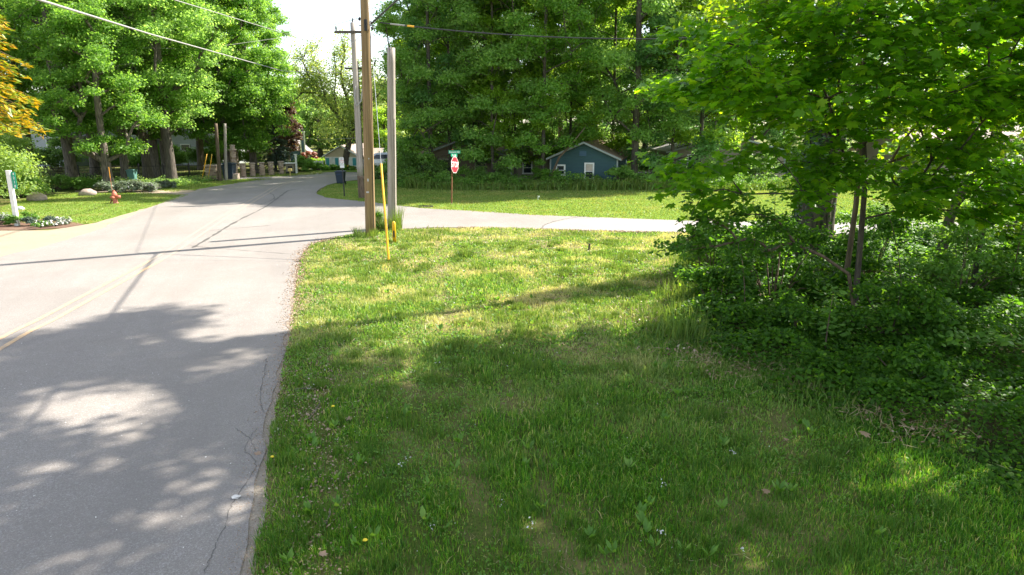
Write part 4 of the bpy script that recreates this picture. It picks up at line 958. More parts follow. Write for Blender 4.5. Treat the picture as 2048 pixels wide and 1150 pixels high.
# bins
def bin_(label, x, y, mat, h=1.05, w_=.6, lab=None, rz=0):
    r = empty('rubbish_bin', (x, y, 0), label, 'bin', rz=rz)
    mb = MB(); mb.add([(sx * w_ * k / 2, sy * w_ * k / 2, z) for z, k in ((.06, .76), (h * .88, 1)) for sx, sy in ((-1, -1), (1, -1), (1, 1), (-1, 1))], [(3, 2, 1, 0), (4, 5, 6, 7), (0, 1, 5, 4), (1, 2, 6, 5), (2, 3, 7, 6), (3, 0, 4, 7)])
    bevel(mb.build('body', mat, r), .03)
    mb = MB(); mb.box((0, 0, h * .92), (w_ * 1.12, w_ * 1.1, .06)); mb.box((0, 0, h * .97), (w_ * .9, w_ * .9, .05), taper=.85); mb.box((0, w_ * .6, h * .93), (w_ * .7, .05, .05)); bevel(mb.build('lid', mat, r), .015)
    for s_ in (-1, 1):
        mb = MB(); mb.tube([(s_ * w_ * .38, w_ * .36, .1), (s_ * (w_ * .38 + .06), w_ * .36, .1)], .1, 12); mb.build('wheel', M['black'], r, True)
    if lab: mb = MB(); mb.box((-.05, -w_ * .46, h * .78), (w_ * .5, .02, h * .12)); mb.build('label_plate', M['labelblue'], r)
    return r
q = G(682, 368); bin_('dark blue recycling bin standing at the road bend', *q, M['binblue'], .88, .58, True)
q = G(450, 360); bin_('dark bin behind the second wooden pole by the stone pillar', q[0] + .15, q[1] + .5, M['binblue'], 1.2, .8, True)
q = G(266, 364); bin_('pale teal bin in front of the leaning trunks', *q, M['binteal'], .85, .5)

# ------------------------------------------------------------------ stone pillars, iron fence, left furniture
Yp = lambda px, py: G(px, py)
pl = [(470, 356, 1.95, .25), (487.5, 354.8, .9, .21), (506, 353.4, .9, .21), (525, 352, .9, .21), (543, 350.6, .9, .21), (563, 348.6, .9, .21)]
labs = ['tall round stone gate pillar with a tiered cap beside the driveway'] + ['short stone pillar right beside the tall gate pillar', 'second short stone pillar right of the tall gate pillar', 'third short stone pillar, middle of the short row', 'fourth short stone pillar right of the tall gate pillar', 'last short stone pillar at the right end of the row']
PP_ = []
for (px, py, h, r), lb in zip(pl, labs):
    x, y = G(px, py); PP_.append((x, y)); e = empty('stone_pillar', (x, y, 0), lb, 'stone pillar', 'stone pillars of the left fence')
    rr_ = random.Random(px); mb = MB(); k = int(h / .12); pts = []; rad = []
    for i in range(k + 1):
        z = h * i / k; o_ = rr_.uniform(-.022, .022); pts += [(0, 0, z), (0, 0, z + .09)]; rad += [r * (1 - .08 * z) + o_, r * (1 - .08 * z) + o_]
    mb.tube(pts, rad, 12); mb.build('shaft', M['ledge'], e)
    mb = MB(); mb.tube([(0, 0, h + .05), (0, 0, h + .13)], [r * 1.22, r * 1.2], 12)
    if h > 1.5: mb.tube([(0, 0, h + .13), (0, 0, h + .36)], [r * .72, r * .68], 12); mb.tube([(0, 0, h + .36), (0, 0, h + .43)], [r * .85, r * .8], 12)
    bevel(mb.build('cap', M['stone'], e), .015)
x, y = G(427, 358); e = empty('stone_pillar', (x, y, 0), 'shaded square stone pillar left of the wooden poles', 'stone pillar', 'stone pillars of the left fence')
mb = MB(); mb.box((0, 0, .45), (.75, .75, .9)); mb.build('shaft', M['ledge'], e); mb = MB(); mb.box((0, 0, .95), (.9, .9, .1)); bevel(mb.build('cap', M['stone'], e), .01)
x, y = G(466, 359); mb = MB(); mb.box((0, 0, .17), (.85, .5, .34)); mb.box((.05, 0, .37), (.8, .45, .07)); o = bevel(mb.build('brick_planter', M['stone'], None, loc=(x, y, 0)), .02); tag(o, 'low pinkish stone block at the foot of the tall pillar', 'stone block')
x, y = G(500, 351); fr = empty('iron_fence', (x, y, 0), 'dark metal rails running between the short stone pillars', 'fence')
for a, b in zip(PP_[1:], PP_[2:]):
    mb = MB()
    for z in (.25, .5, .8): mb.tube([(a[0] - x, a[1] - y, z), (b[0] - x, b[1] - y, z)], .018, 4)
    for i in range(1, 9):
        t = i / 9; mb.tube([(a[0] - x + (b[0] - a[0]) * t, a[1] - y + (b[1] - a[1]) * t, .2), (a[0] - x + (b[0] - a[0]) * t, a[1] - y + (b[1] - a[1]) * t, .85)], .008, 4)
    mb.build('rail_panel', M['metal_dark'], fr)
fp = [G(*p) for p in [(96, 366), (160, 365), (225, 362), (280, 360), (330, 359), (380, 358), (415, 357)]]; fr = empty('iron_fence', gz(fp[2]), 'black picket fence along the shaded tree trunks at left', 'fence')
for a, b in zip(fp, fp[1:]):
    mb = MB(); o_ = Vector((fp[2][0], fp[2][1], 0)); A_ = Vector((*a, 0)) - o_; B_ = Vector((*b, 0)) - o_; L = (B_ - A_).length; u3 = Vector((0, 0, 1))
    for z in (.15, .95): mb.tube([A_ + u3 * z, B_ + u3 * z], .02, 4)
    for i in range(int(L / .14)): p = A_.lerp(B_, (i + .5) / int(L / .14)); mb.tube([p + u3 * .02, p + u3 * 1.08], .009, 4)
    mb.build('picket_panel', M['metal_dark'], fr); mb = MB(); mb.box(A_ + u3 * .58, (.07, .07, 1.16)); mb.build('post', M['metal_dark'], fr)
for (px, py, tx_, ty_, r, mt, lb) in [(440, 362, 433, 262, .13, 'bark_brown', 'brown wooden pole in front of the shaded trees at left'), (452.5, 361, 451, 262, .11, 'wood_grey', 'greyer wooden pole beside the dark bin')]:
    b0 = G(px, py); t_ = A(tx_, ty_, b0[1]); e = empty('wooden_pole', gz(b0), lb, 'pole'); polemesh([(0, 0, -.1), (t_[0] - b0[0], 0, t_[2] + .5)], r, r * .8, 12).build('pole', M[mt], e, True)
for (px, py, tx_, ty_, lb) in [(403, 362, 414, 308, 'yellow guy wire guard leaning among the shaded trunks'), (416, 360, 424, 308, 'second fainter yellow guard right of the brighter one')]:
    b0 = G(px, py); t_ = A(tx_, ty_, b0[1] + .2); mb = MB(); mb.tube([(0, 0, 0), (t_[0] - b0[0], .2, t_[2])], .026, 6); o = mb.build('guy_guard', M['yellow'], None, True, loc=gz(b0)); tag(o, lb, 'guy guard')
# pale newspaper/mail cabinet and small yellow post
x, y = G(583, 347.5); e = empty('mailbox', (x, y, 0), 'pale boxy mailbox cabinet with a dark slot beside the road bend', 'mailbox')
mb = MB(); mb.box((-.05, 0, .48), (.64, .5, .60)); bevel(mb.build('cabinet', M['beige_siding'], e), .015)
mb = MB(); mb.box((-.07, -.02, .84), (.8, .66, .07)); bevel(mb.build('roof', M['white'], e), .015)
mb = MB(); mb.box((0, -.26, .53), (.36, .03, .18)); mb.build('slot', M['black'], e); mb = MB(); mb.box((-.05, 0, .1), (.62, .46, .2)); mb.build('base', M['black'], e)
mb = MB(); mb.box((.40, .1, .75), (.13, .13, 1.5)); mb.box((.40, .1, 1.52), (.22, .22, .06)); mb.build('post', M['white'], e)
x, y = G(581, 353); mb = MB(); mb.box((0, 0, .2), (.08, .08, .42)); mb.box((0, 0, .5), (.3, .2, .2), taper=.8); o = bevel(mb.build('newspaper_box', plain('faded_yellow', (.60, .48, .16), .6), None, loc=(x, y, 0)), .01); tag(o, 'small faded yellow newspaper box on a post before the pale mailbox', 'newspaper box')
# boulders in the flower bed
def rock(px, py, r, sd, lb, m_='stone'):
    x, y = G(px, py); mb = MB(); mb.blob((0, 0, r[2] * .45), r, sd, 12, 8, .12); o = mb.build('boulder', M[m_], None, True, loc=(x, y, 0)); tag(o, lb, 'boulder', 'boulders in the left garden')
rock(74, 401, (.5, .35, .3), 1, 'large rounded pinkish boulder under the big left shrub'); rock(176, 391, (.45, .3, .25), 2, 'flat pale boulder among the lavender'); rock(305, 378, (.5, .3, .2), 3, 'low pale rock near the driveway mouth')
rock(42, 420, (.16, .12, .12), 4, 'small white stone beside the house number post', 'white'); rock(345, 366, (.45, .3, .28), 5, 'grey rock at the foot of the thick dark trunk'); rock(266, 375, (.18, .14, .2), 6, 'small rounded pale stone behind the lavender', 'white')

# ------------------------------------------------------------------ houses
def house(name, label, x, y, rz, wd, dp, hw_, hr, wall, roof, ov=.35, wins=(), trim='white', door=None, cat='house', chimney=None, ft='trim_grey'):
    e = empty(name, (x, y, 0), label, cat, rz=rz); a, b = wd / 2, dp
    V = [(-a, 0, 0), (a, 0, 0), (a, 0, hw_), (0, 0, hr), (-a, 0, hw_), (-a, b, 0), (a, b, 0), (a, b, hw_), (0, b, hr), (-a, b, hw_)]
    mb = MB(); mb.add(V, [(0, 1, 2, 3, 4), (9, 8, 7, 6, 5), (1, 6, 7, 2), (5, 0, 4, 9)]); wl = mb.build('wall', M[wall], e)
    s = (hr - hw_) / a; ex = a + ov; th = .12; mb = MB()
    for q in (-1, 1):
        P = [(0, -ov, hr + .02), (q * ex, -ov, hr + .02 - s * ex), (q * ex, b + ov, hr + .02 - s * ex), (0, b + ov, hr + .02)]
        T = [(p[0], p[1], p[2] + th) for p in P]; mb.add(P + T, [(0, 1, 2, 3), (7, 6, 5, 4), (0, 4, 5, 1), (1, 5, 6, 2), (2, 6, 7, 3)])
    rf = mb.build('roof', M[roof], e); mb = MB()
    for q in (-1, 1):
        P = [(0, -ov - .03, hr + .03), (q * (ex + .01), -ov - .03, hr + .03 - s * ex), (q * (ex + .01), -ov - .03, hr + .145 - s * ex), (0, -ov - .03, hr + .145)]; T = [(p[0], p[1] + .028, p[2]) for p in P]
        mb.add(P + T, [(0, 1, 2, 3), (7, 6, 5, 4), (0, 4, 5, 1), (1, 5, 6, 2), (2, 6, 7, 3)])
    mb.build('fascia', M[ft], e)
    for q in (-1, 1): mb = MB(); mb.box((q * (a + .01), .0, hw_ / 2), (.09, .09, hw_)); mb.build('corner_board', M[ft], e)
    for (wx, wz, ww, wh, kind) in wins:
        mb = MB(); t = .09
        for c, d in (((wx, -.03, wz + wh / 2 + t / 2), (ww + 2 * t, .07, t)), ((wx, -.04, wz - wh / 2 - t / 2), (ww + 2 * t + .06, .1, t)), ((wx - ww / 2 - t / 2, -.03, wz), (t, .07, wh)), ((wx + ww / 2 + t / 2, -.03, wz), (t, .07, wh)), ((wx, -.02, wz), (ww, .05, .04))): mb.box(c, d)
        fw = mb.build('window', M[trim], e); mb = MB(); mb.box((wx, -.005, wz), (ww, .03, wh)); mb.build('pane', M['glass'], fw)
        if 'b' in kind: mb = MB(); mb.box((wx, -.022, wz + wh * .26), (ww * .94, .008, wh * .46)); mb.build('blind', M['curtain'], fw)
        if 's' in kind:
            for q in (-1, 1): mb = MB(); mb.box((wx + q * (ww / 2 + t + .17), -.03, wz), (.3, .05, wh + .1)); mb.build('shutter', M['turq'], fw)
    if door: mb = MB(); mb.box((door[0], -.03, 1.0), (.95, .08, 2.0)); dd = mb.build('door', M[door[1]], e); mb = MB(); mb.tube([(door[0] + .35, -.09, 1), (door[0] + .35, -.14, 1)], .03, 8); mb.build('handle', M['galv'], dd)
    if chimney:
        cx, cy, cw, ch, cm = chimney; mb = MB(); mb.box((cx, cy, ch / 2), (cw, cw, ch)); ck = mb.build('chimney', M[cm], rf); mb = MB()
        for q in (-1, 1):
            mb.box((cx + q * (cw / 2), cy - cw / 2 - .01, ch / 2), (.12, .06, ch))
        mb.box((cx, cy, ch + .04), (cw + .14, cw + .14, .1)); mb.build('trim', M['white'], ck); mb = MB(); mb.tube([(cx, cy, ch + .05), (cx, cy, ch + .45)], .16, 10); mb.build('flue', M['metal_dark'], ck)
    return e
M['trim_grey'] = plain('trim_paint', (.27, .30, .29), .6)
M['turq'] = plain('turquoise_paint', (.05, .30, .34), .6)
bx = A(1166, 375, 42.6)[0]
bh = house('cottage', 'small teal blue cottage with a brown roof behind the weeds across the lawn', bx, 42.6, math.radians(-13), 4.1, 9, 1.72, 2.62, 'blue_siding', 'roof_brown', .25, [(-1.42, 1.02, .42, .52, ''), (.36, .98, .42, .86, 'b')])
mb = MB(); mb.box((-.05, -.03, 2.05), (.42, .05, .3)); mb.build('gable_vent', M['navy_siding'], bh)
# fence beside it
def plank_fence(x0, x1, y, h, mat, label):
    e = empty('plank_fence', ((x0 + x1) / 2, y, 0), label, 'fence'); k = int((x1 - x0) / .17); mb = MB(); rr_ = random.Random(int(x0 * 10))
    for i in range(k): mb.box((x0 - (x0 + x1) / 2 + (i + .5) * .17, 0, h / 2 + rr_.uniform(-.02, .02)), (.14, .025, h))
    mb.build('planks', M[mat], e); mb = MB()
    for z in (h * .25, h * .8): mb.box((0, .05, z), (x1 - x0, .05, .08))
    mb.build('rail', M[mat], e); return e
plank_fence(A(1222, 370, 42.3)[0], A(1262, 370, 42.3)[0], 42.3, .62, 'blue_siding', 'low blue plank fence at the right corner of the cottage')
plank_fence(A(1262, 370, 44)[0], A(1400, 370, 44)[0], 44.0, .8, 'bark_dark', 'dark plank fence right of the blue cottage')
hx = A(925, 375, 46)[0]
house('house', 'shaded tan house with a brown roof hidden by trees behind the stop sign', hx, 46.2, math.radians(6), 5.4, 9, 1.75, 2.75, 'tan_siding', 'roof_brown', .3, [(-1.2, 1.1, .6, .8, ''), (1.2, 1.1, .6, .8, '')], 'wood_grey')
hx = A(1040, 375, 47)[0]
house('house', 'pale tan house with white windows seen between trunks left of the blue cottage', hx, 47.0, math.radians(4), 5.0, 8, 1.5, 2.45, 'beige_siding', 'roof_brown', .4, [(-.9, .95, .5, .75, ''), (.5, .95, .5, .7, '')])
hx = A(1455, 385, 46)[0]
e = house('house', 'beige house with a grey foundation behind the right side of the far lawn', hx, 46.5, math.radians(-3), 7.5, 9, 2.0, 3.0, 'beige_siding', 'roof_grey', .4, [(-2.2, 1.35, .8, .8, '')])
mb = MB(); mb.box((0, -.05, .3), (7.55, .12, .6)); mb.build('foundation', M['stone'], e)
hx = A(2040, 300, 52)[0]
house('house', 'house with a long grey brown shingle roof glimpsed through leaves at the right edge', hx + 2.0, 52, math.radians(90), 9, 12, 1.9, 3.6, 'beige_siding', 'roof_tan', .5)
hx, hy_ = A(590, 300, 76)[0], 76
e = house('house', 'dark blue house with a pale roof and a tall white trimmed chimney', hx - .5, hy_, math.radians(14), 3.8, 8, .9, 2.6, 'navy_siding', 'roof_grey', .4, [(-.6, 1.1, .5, .6, '')], ft='white', chimney=(1.35, -.3, .42, 3.1, 'navy_siding'))
hx = A(684, 335, 62)[0]
e = house('cottage', 'cream cottage with turquoise shutters behind the leaning tree', hx, 62, math.radians(-4), 2.9, 7, 1.12, 1.95, 'cream_siding', 'roof_tan', .2, [(-.85, .62, .32, .55, 's'), (.75, .62, .32, .55, 's')], ft='white')
mb = MB(); mb.box((0, -.02, .52), (2.86, .025, 1.04)); mb.build('lower_wall', M['white'], e)
hx = A(715, 335, 63)[0]
house('cottage', 'cream cottage wing with a tan roof partly hidden by the poles', hx + 1.9, 65.0, math.radians(90), 3, 3.2, 1.05, 1.6, 'cream_siding', 'roof_tan', .2)
for (px, Yv, wd_, hh, lb, wn) in [(268, 70, 5.5, 5.6, 'white house with dark windows behind the left row of trunks', [(-1.6, 3.5, .7, 1.3, ''), (0, 3.5, .7, 1.3, ''), (1.6, 3.5, .7, 1.3, ''), (-1, 1.4, .9, 1.0, '')]),
                                  (372, 68, 5.5, 5.6, 'white two storey house glimpsed right of the thick dark trunk', [(-1.6, 3.6, .7, 1.3, ''), (1.0, 3.6, .7, 1.3, ''), (2.0, 3.6, .5, 1.3, ''), (0, 1.4, .9, 1.1, '')]),
                                  (80, 66, 6, 4.0, 'white house hidden behind the shrubs at the far left', [(-1.6, 2.0, .9, 1.2, ''), (1.4, 2.0, .9, 1.2, '')])]:
    house('house', lb, A(px, 300, Yv)[0], Yv, math.radians(-12), wd_, 8, hh - 1.2, hh, 'white_siding', 'roof_grey', .4, wn)
# white garden fence, parked car hint, flowers near the cream cottage
x0, x1 = A(622, 330, 61)[0], A(646, 330, 61)[0]; e = empty('garden_fence', ((x0 + x1) / 2, 61, 0), 'short white panel fence left of the cream cottage', 'fence')
mb = MB(); k = 10
for i in range(k): mb.box((x0 - (x0 + x1) / 2 + (x1 - x0) * (i + .5) / k, 0, .36), ((x1 - x0) / k * .9, .03, .72))
mb.build('planks', M['white'], e); mb = MB()
for q in (-1, 0, 1): mb.box((q * (x1 - x0) / 2, 0, .4), (.08, .08, .8))
mb.build('post', M['white'], e)
# car by the cottage
x = A(722, 335, 60.5)[0] + 2.1; e = empty('parked_car', (x, 60.5, 0), 'silver car parked beside the cream cottage behind the poles', 'car', rz=math.radians(4))
mb = MB(); prof_ = [(-2.1, .35), (-2.15, .75), (-1.3, .95), (-.7, 1.4), (.7, 1.42), (1.4, .98), (2.1, .85), (2.15, .4)]
n_ = len(prof_); V = [(x_, -.82 + (.12 if z_ > 1 else 0), z_) for x_, z_ in prof_] + [(x_, .82 - (.12 if z_ > 1 else 0), z_) for x_, z_ in prof_]
mb.add(V, [tuple(range(n_)), tuple(range(2 * n_ - 1, n_ - 1, -1))] + [(i, (i + 1) % n_, (i + 1) % n_ + n_, i + n_) for i in range(n_)]); bevel(mb.build('body', plain('silver_paint', (.5, .53, .56), .25, .4, .03), e), .05)
mb = MB(); mb.add([(-1.1, -.81, .98), (1.2, -.81, .98), (.62, -.74, 1.34), (-.62, -.74, 1.34)], [(0, 1, 2, 3)]); mb.build('side_window', M['glass'], e)
for q in (-1.3, 1.35):
    for s_ in (-1, 1): mb = MB(); mb.tube([(q, s_ * .70, .32), (q, s_ * .88, .32)], .32, 16); mb.build('wheel', M['black'], e, True)

# ------------------------------------------------------------------ garden plants on the left
M['pale_shrub'] = leafmat('leaf_pale_shrub', (.14, .24, .06), (.26, .38, .11), (.36, .46, .18), trans=.45, spec=.3, rough=.5)
bush('shrub', 'big pale green shrub behind the house number post at the left edge', 'shrub', (G(20, 398)[0] - .3, 33.5), 101, (3.4, 2.0), 3.4, .13, M['pale_shrub'], 9000, group='garden shrubs', n=34)
bush('shrub', 'tall leafy shrub rising above the pale shrub at the far left', 'shrub', (-28.2, 37.5), 102, (3.0, 2.2), 5.0, .14, M['pale_shrub'], 9000, group='garden shrubs', n=34)
bush('shrub', 'rounded shrub right of the big pale shrub', 'shrub', (G(95, 385)[0], 36.6), 103, (1.5, 1.4), 2.1, .12, M['shrub'], 5000, group='garden shrubs', n=20)
bush('shrub', 'low green shrub left of the lavender', 'shrub', G(175, 380), 104, (1.7, 1.0), 1.0, .11, M['shrub'], 3600, group='garden shrubs', n=20)
bush('shrub', 'small shrub at the base of the big left trunk', 'shrub', G(125, 378), 105, (1.3, 1.0), 1.1, .11, M['oak'], 2600, group='garden shrubs', n=14)
for i, (px, py, r, h, lb) in enumerate([(222, 383, 1.1, .75, 'grey green lavender left of the hydrant rod'), (252, 384, 1.1, .8, 'lavender clump just right of the hydrant rod'), (278, 384, 1.1, .8, 'wide lavender clump in the middle of the bed'), (296, 382, .8, .65, 'lavender clump before the driveway mouth'), (328, 376, .8, .5, 'low grey green lavender beyond the driveway mouth')]):
    bush('lavender', lb, 'lavender', G(px, py), 110 + i, r, h, .12, M['lavender'], 2200, T_NEEDLE, 'lavender bed', 18, False, 1.5)
for i, (px, py, r, h, m_, lb, fl) in enumerate([(10, 448, .55, .55, 'lavender', 'silvery plant left of the house number post', None), (32, 452, .4, .5, 'shrub', 'low leafy plant at the foot of the house number post', None), (62, 452, .35, .4, 'blue', 'blue green iris clump right of the house number post', None), (95, 448, .35, .35, 'blue', 'second small iris clump in the mulch bed', None), (85, 456, .5, .28, 'shrub', 'low plant with pale blossom at the front of the mulch bed', ('fluff', 90)), (118, 450, .55, .3, 'lavender', 'pale flowering mat at the right end of the mulch bed', ('fluff', 160)), (48, 440, .6, .4, 'shrub', 'leafy plant behind the mulch bed', ('fluff', 30))]):
    bush('garden_plant', lb, 'plant', G(px, py), 120 + i, r, h, .09, M[m_], 700, T_NEEDLE if m_ == 'blue' else T_OVATE, 'plants of the mulch bed', 10, False, flowers=(M[fl[0]], fl[1]) if fl else None)
bush('shrub', 'clipped dark green shrub behind the pale mailbox', 'shrub', (G(598, 345)[0], 58.5), 130, (.85, .8), 1.55, .14, M['oak'], 4200, n=24, group='garden shrubs')
bush('shrub', 'dark round shrub left of the pale mailbox', 'shrub', (G(572, 346)[0], 59.5), 131, (.8, .8), 1.5, .14, M['dark'], 3600, n=20, group='garden shrubs')
bush('shrub', 'bright green shrub in front of the white garden fence', 'shrub', (G(635, 342)[0], 59.5), 132, (1.0, .6), .75, .13, M['maple'], 3600, n=20, group='garden shrubs')
bush('shrub', 'yellow green shrub left of the cream cottage', 'shrub', (A(650, 330, 66)[0], 64), 133, (1.0, .9), 1.6, .13, M['maple2'], 3000, n=18, group='garden shrubs')
bush('red_maple', 'small red leaved maple beside the blue house chimney', 'shrub', (A(632, 330, 67)[0], 65), 134, (.85, .8), 2.1, .16, M['red'], 3000, n=18)
bush('shrub', 'low shrub at the cream cottage wall behind the notice sign', 'shrub', (A(672, 338, 60)[0], 60), 135, (.8, .6), .55, .12, M['shrub'], 1800, n=12, group='garden shrubs')
bush('shrub', 'shrub with orange flowers at the right of the leaning tree', 'shrub', (A(706, 340, 61)[0], 60), 136, (.8, .5), .45, .12, M['shrub'], 1800, n=12, group='garden shrubs', flowers=(M['orange'], 60))
bush('shrub', 'green shrub before the cottage right of the notice sign', 'shrub', (A(704, 332, 65)[0], 60), 137, (.6, .5), .8, .13, M['oak'], 1800, n=12, group='garden shrubs')
bush('shrub', 'green hedge seen between the brown and grey poles', 'shrub', (A(762, 335, 60)[0], 60), 138, (1.6, .8), .9, .14, M['maple'], 3600, n=20, group='garden shrubs')
# tall weeds band along the back of the far lawn
rc = np.random.default_rng(140); n_ = 26000; x = rc.uniform(-6.5, 26, n_); y = 41.2 + rc.normal(0, .45, n_) + np.where(x < -3, (-3 - x) * .35, 0); hh = .35 + .75 * vnoise(x, y, 1.2, 141) * vnoise(x, y, 4, 142)
o = blades('tall_weeds', x, y, hh, .05, M['tall'], 143, .3); tag(o, 'band of tall weeds behind the far lawn', 'weeds', kind='stuff')
n_ = 22000; x = rc.uniform(-7, 26, n_); y = 41.5 + rc.normal(0, .6, n_) + np.where(x < -3, (-3 - x) * .35, 0); z = rc.uniform(.05, 1, n_) * (.3 + .9 * vnoise(x, y, 1.0, 144)); P = np.stack([x, y, z], 1)
o = scatter_leaves('leafy_weeds', P, rc.normal(size=(n_, 3)) * .7 + [0, -.3, .8], .12, T_DIA, rc, M['shrub'], None); tag(o, 'leafy undergrowth band behind the far lawn', 'weeds', kind='stuff')
n_ = 14000; x = rc.uniform(-36, -20.5, n_); y = 45.5 + rc.normal(0, 1.6, n_); z = rc.uniform(.03, .6, n_) * vnoise(x, y, 1.2, 145); P = np.stack([x, y, z], 1)
o = scatter_leaves('leafy_weeds', P, rc.normal(size=(n_, 3)) * .7 + [0, 0, .8], .12, T_DIA, rc, M['dark'], None); tag(o, 'shaded ivy and weeds under the left tree row', 'weeds', kind='stuff')

# ================================================================== TREES
MK = dict(leaf=M['maple'], bark=M['bark'])
def P2(px, Y_): return (A(px, 300, Y_)[0], Y_)
# left of the road
tA = tree('maple_tree', 'big maple with a thick grey trunk behind the left shrubs', 'tree', G(147, 371), seed=201, h=17, h0=3.2, rad=4.6, prof='round', ncl=64, R=1.45, per=760, lsize=.17, tr=.32, **MK)
tB = tree('maple_tree', 'bright maple with low hanging branches behind the hydrant', 'tree', G(219, 380), seed=202, h=10.5, h0=2.0, rad=3.6, prof='egg', ncl=70, R=.95, per=560, lsize=.15, tr=.26, **MK)
tC = tree('maple_tree', 'maple with a trunk leaning right over the picket fence', 'tree', G(252, 364), seed=203, h=16, h0=4.2, rad=4.4, prof='round', ncl=64, R=1.35, per=700, lsize=.17, tr=.24, lean=(1.8, 0), **MK)
tD = tree('maple_tree', 'maple with a thick dark trunk right of the leaning trunks', 'tree', G(345, 366), seed=204, h=17, h0=3.4, rad=4.6, prof='round', ncl=72, R=1.3, per=700, lsize=.17, tr=.30, leaf=M['oak'], bark=M['bark_dark'])
tE = tree('maple_tree', 'bright green maple whose low crown hangs over the stone pillars', 'tree', P2(505, 56.5), seed=205, h=17.5, h0=1.7, rad=3.4, prof='tall', ncl=100, R=1.1, per=640, lsize=.17, tr=.28, mind=.8, **MK)
T_SPECS = [(tD, (290, 50), 'straight trunked maple just right of the leaning maple', .4, .95), (tA, (308, 52), 'maple with a slim dark trunk, second right of the leaning maple', 1.3, .9), (tC, (326, 55), 'slim trunked maple left of the thick dark trunk', 2.2, .95), (tD, (400, 60), 'maple behind the brown wooden pole at left', 3.3, 1.0), (tE, (468, 64), 'tall maple behind the tall stone gate pillar', 1.1, 1.05), (tE, (452, 55), 'maple standing beside the greyer wooden pole', 2.6, .95), (tA, (185, 54), 'maple behind the big left trunk', 4.1, 1.0), (tC, (60, 50), 'maple behind the tall shrub at far left', 5.0, 1.0), (tA, (-60, 44), 'maple past the left edge of the picture', 2.0, 1.0), (tA, (250, 66), 'tall maple far behind the hydrant bed', 5.5, 1.15), (tD, (120, 68), 'tall maple far behind the left shrubs', .9, 1.2), (tE, (540, 68), 'tall maple forming the right end of the left tree row', .2, .98), (tD, (350, 72), 'tall maple behind the white houses', 1.6, 1.2), (tE, (425, 74), 'tall maple far behind the wooden poles', 4.4, 1.1)]
for src, (px, Yv), lb, rz, sc in T_SPECS: retree(src, lb, P2(px, Yv), rz, sc, group='maples left of the road')
for t_ in (tA, tB, tC, tD, tE): t_['group'] = 'maples left of the road'
# conifer with golden tips at the left edge
def conifer(name, label, loc, seed, h, r, leaf, bark, per=70, ls=.22, h0=.4, tr=.16, cat='conifer', layers=None, bend=.35, tips=None):
    e = empty(name, (loc[0], loc[1], 0), label, cat); rg = np.random.default_rng(seed); segs = []; P = []; N = []; TD = []; PT = []; NT = []; TT = []
    L = layers or int((h - h0) / .38)
    for i in range(L):
        t = i / L; z = h0 + (h - h0) * t; R = r * (1 - t) ** .8 + .15; nb = int(7 + 5 * (1 - t))
        for b in range(nb):
            a = rg.uniform(0, 2 * PI); ll = R * rg.uniform(.7, 1.1); d = np.array([math.cos(a), math.sin(a), 0]); zz = z + rg.normal(0, .12)
            p0 = np.array([0, 0, zz]); p1 = d * ll + np.array([0, 0, zz - bend * ll * .5]); segs.append((*p0, *(d * ll * .5 + np.array([0, 0, zz + .04])), .03, .02)); segs.append((*(d * ll * .5 + np.array([0, 0, zz + .04])), *p1, .02, .006))
            k = int(per * ll / r) + 8; u = rg.uniform(.12, 1, (k, 1)) ** .8; sd_ = np.array([-d[1], d[0], 0])
            p = d * ll * u + np.array([0, 0, zz]) - np.array([0, 0, 1]) * bend * ll * .5 * u * u + sd_ * rg.normal(0, .16, (k, 1)) * ll * (1.1 - u) + rg.normal(0, .05, (k, 3))
            tip = rg.uniform(0, 1, k) < (0.0 if tips is None else .55) * (u[:, 0] > .55); 
            nn = np.tile([0, 0, 1.], (k, 1)) + rg.normal(0, .4, (k, 3)); td = d * 2 + sd_ * rg.normal(0, .9, (k, 1)) + np.array([0, 0, -.6])
            P.append(p[~tip]); N.append(nn[~tip]); TD.append(td[~tip]); PT.append(p[tip]); NT.append(nn[tip]); TT.append(td[tip])
    V, F = branches_mesh(segs, 4); mb = MB(); mb.tube([(0, 0, -.1), (0, 0, h * .5), (0, 0, h)], [tr, tr * .6, .02], 8)
    link('trunk', mesh_np('trunk', np.concatenate([V, np.array([tuple(p) for p in mb.v])]), F + [np.array([f for f in mb.f if len(f) == 4]) + len(V)], True), bark, e)
    scatter_leaves('crown', np.concatenate(P), np.concatenate(N), ls, T_NEEDLE, rg, leaf, e, tipdir=np.concatenate(TD))
    if tips is not None: scatter_leaves('golden_tips', np.concatenate(PT), np.concatenate(NT), ls, T_NEEDLE, rg, tips, e, tipdir=np.concatenate(TT))
    return e
conifer('cedar_tree', 'tall conifer with golden orange branch tips at the upper left edge', (-24.6, 30.5), 301, 19, 3.6, M['cedar'], M['bark_brown'], 95, .27, 4.2, .2, tips=M['gold'], bend=.5, layers=66)
conifer('spruce_tree', 'slim blue green spruce left of the purple maple', P2(549, 60), 302, 6.2, 1.5, M['blue'], M['bark_dark'], 60, .24, .5, .12)
tP = tree('purple_maple', 'purple leaved maple in front of the blue house', 'tree', P2(577, 63), seed=206, h=6.2, h0=1.6, rad=1.25, prof='egg', ncl=30, R=.6, per=300, lsize=.19, tr=.13, leaf=M['purple'], bark=M['bark_dark'])
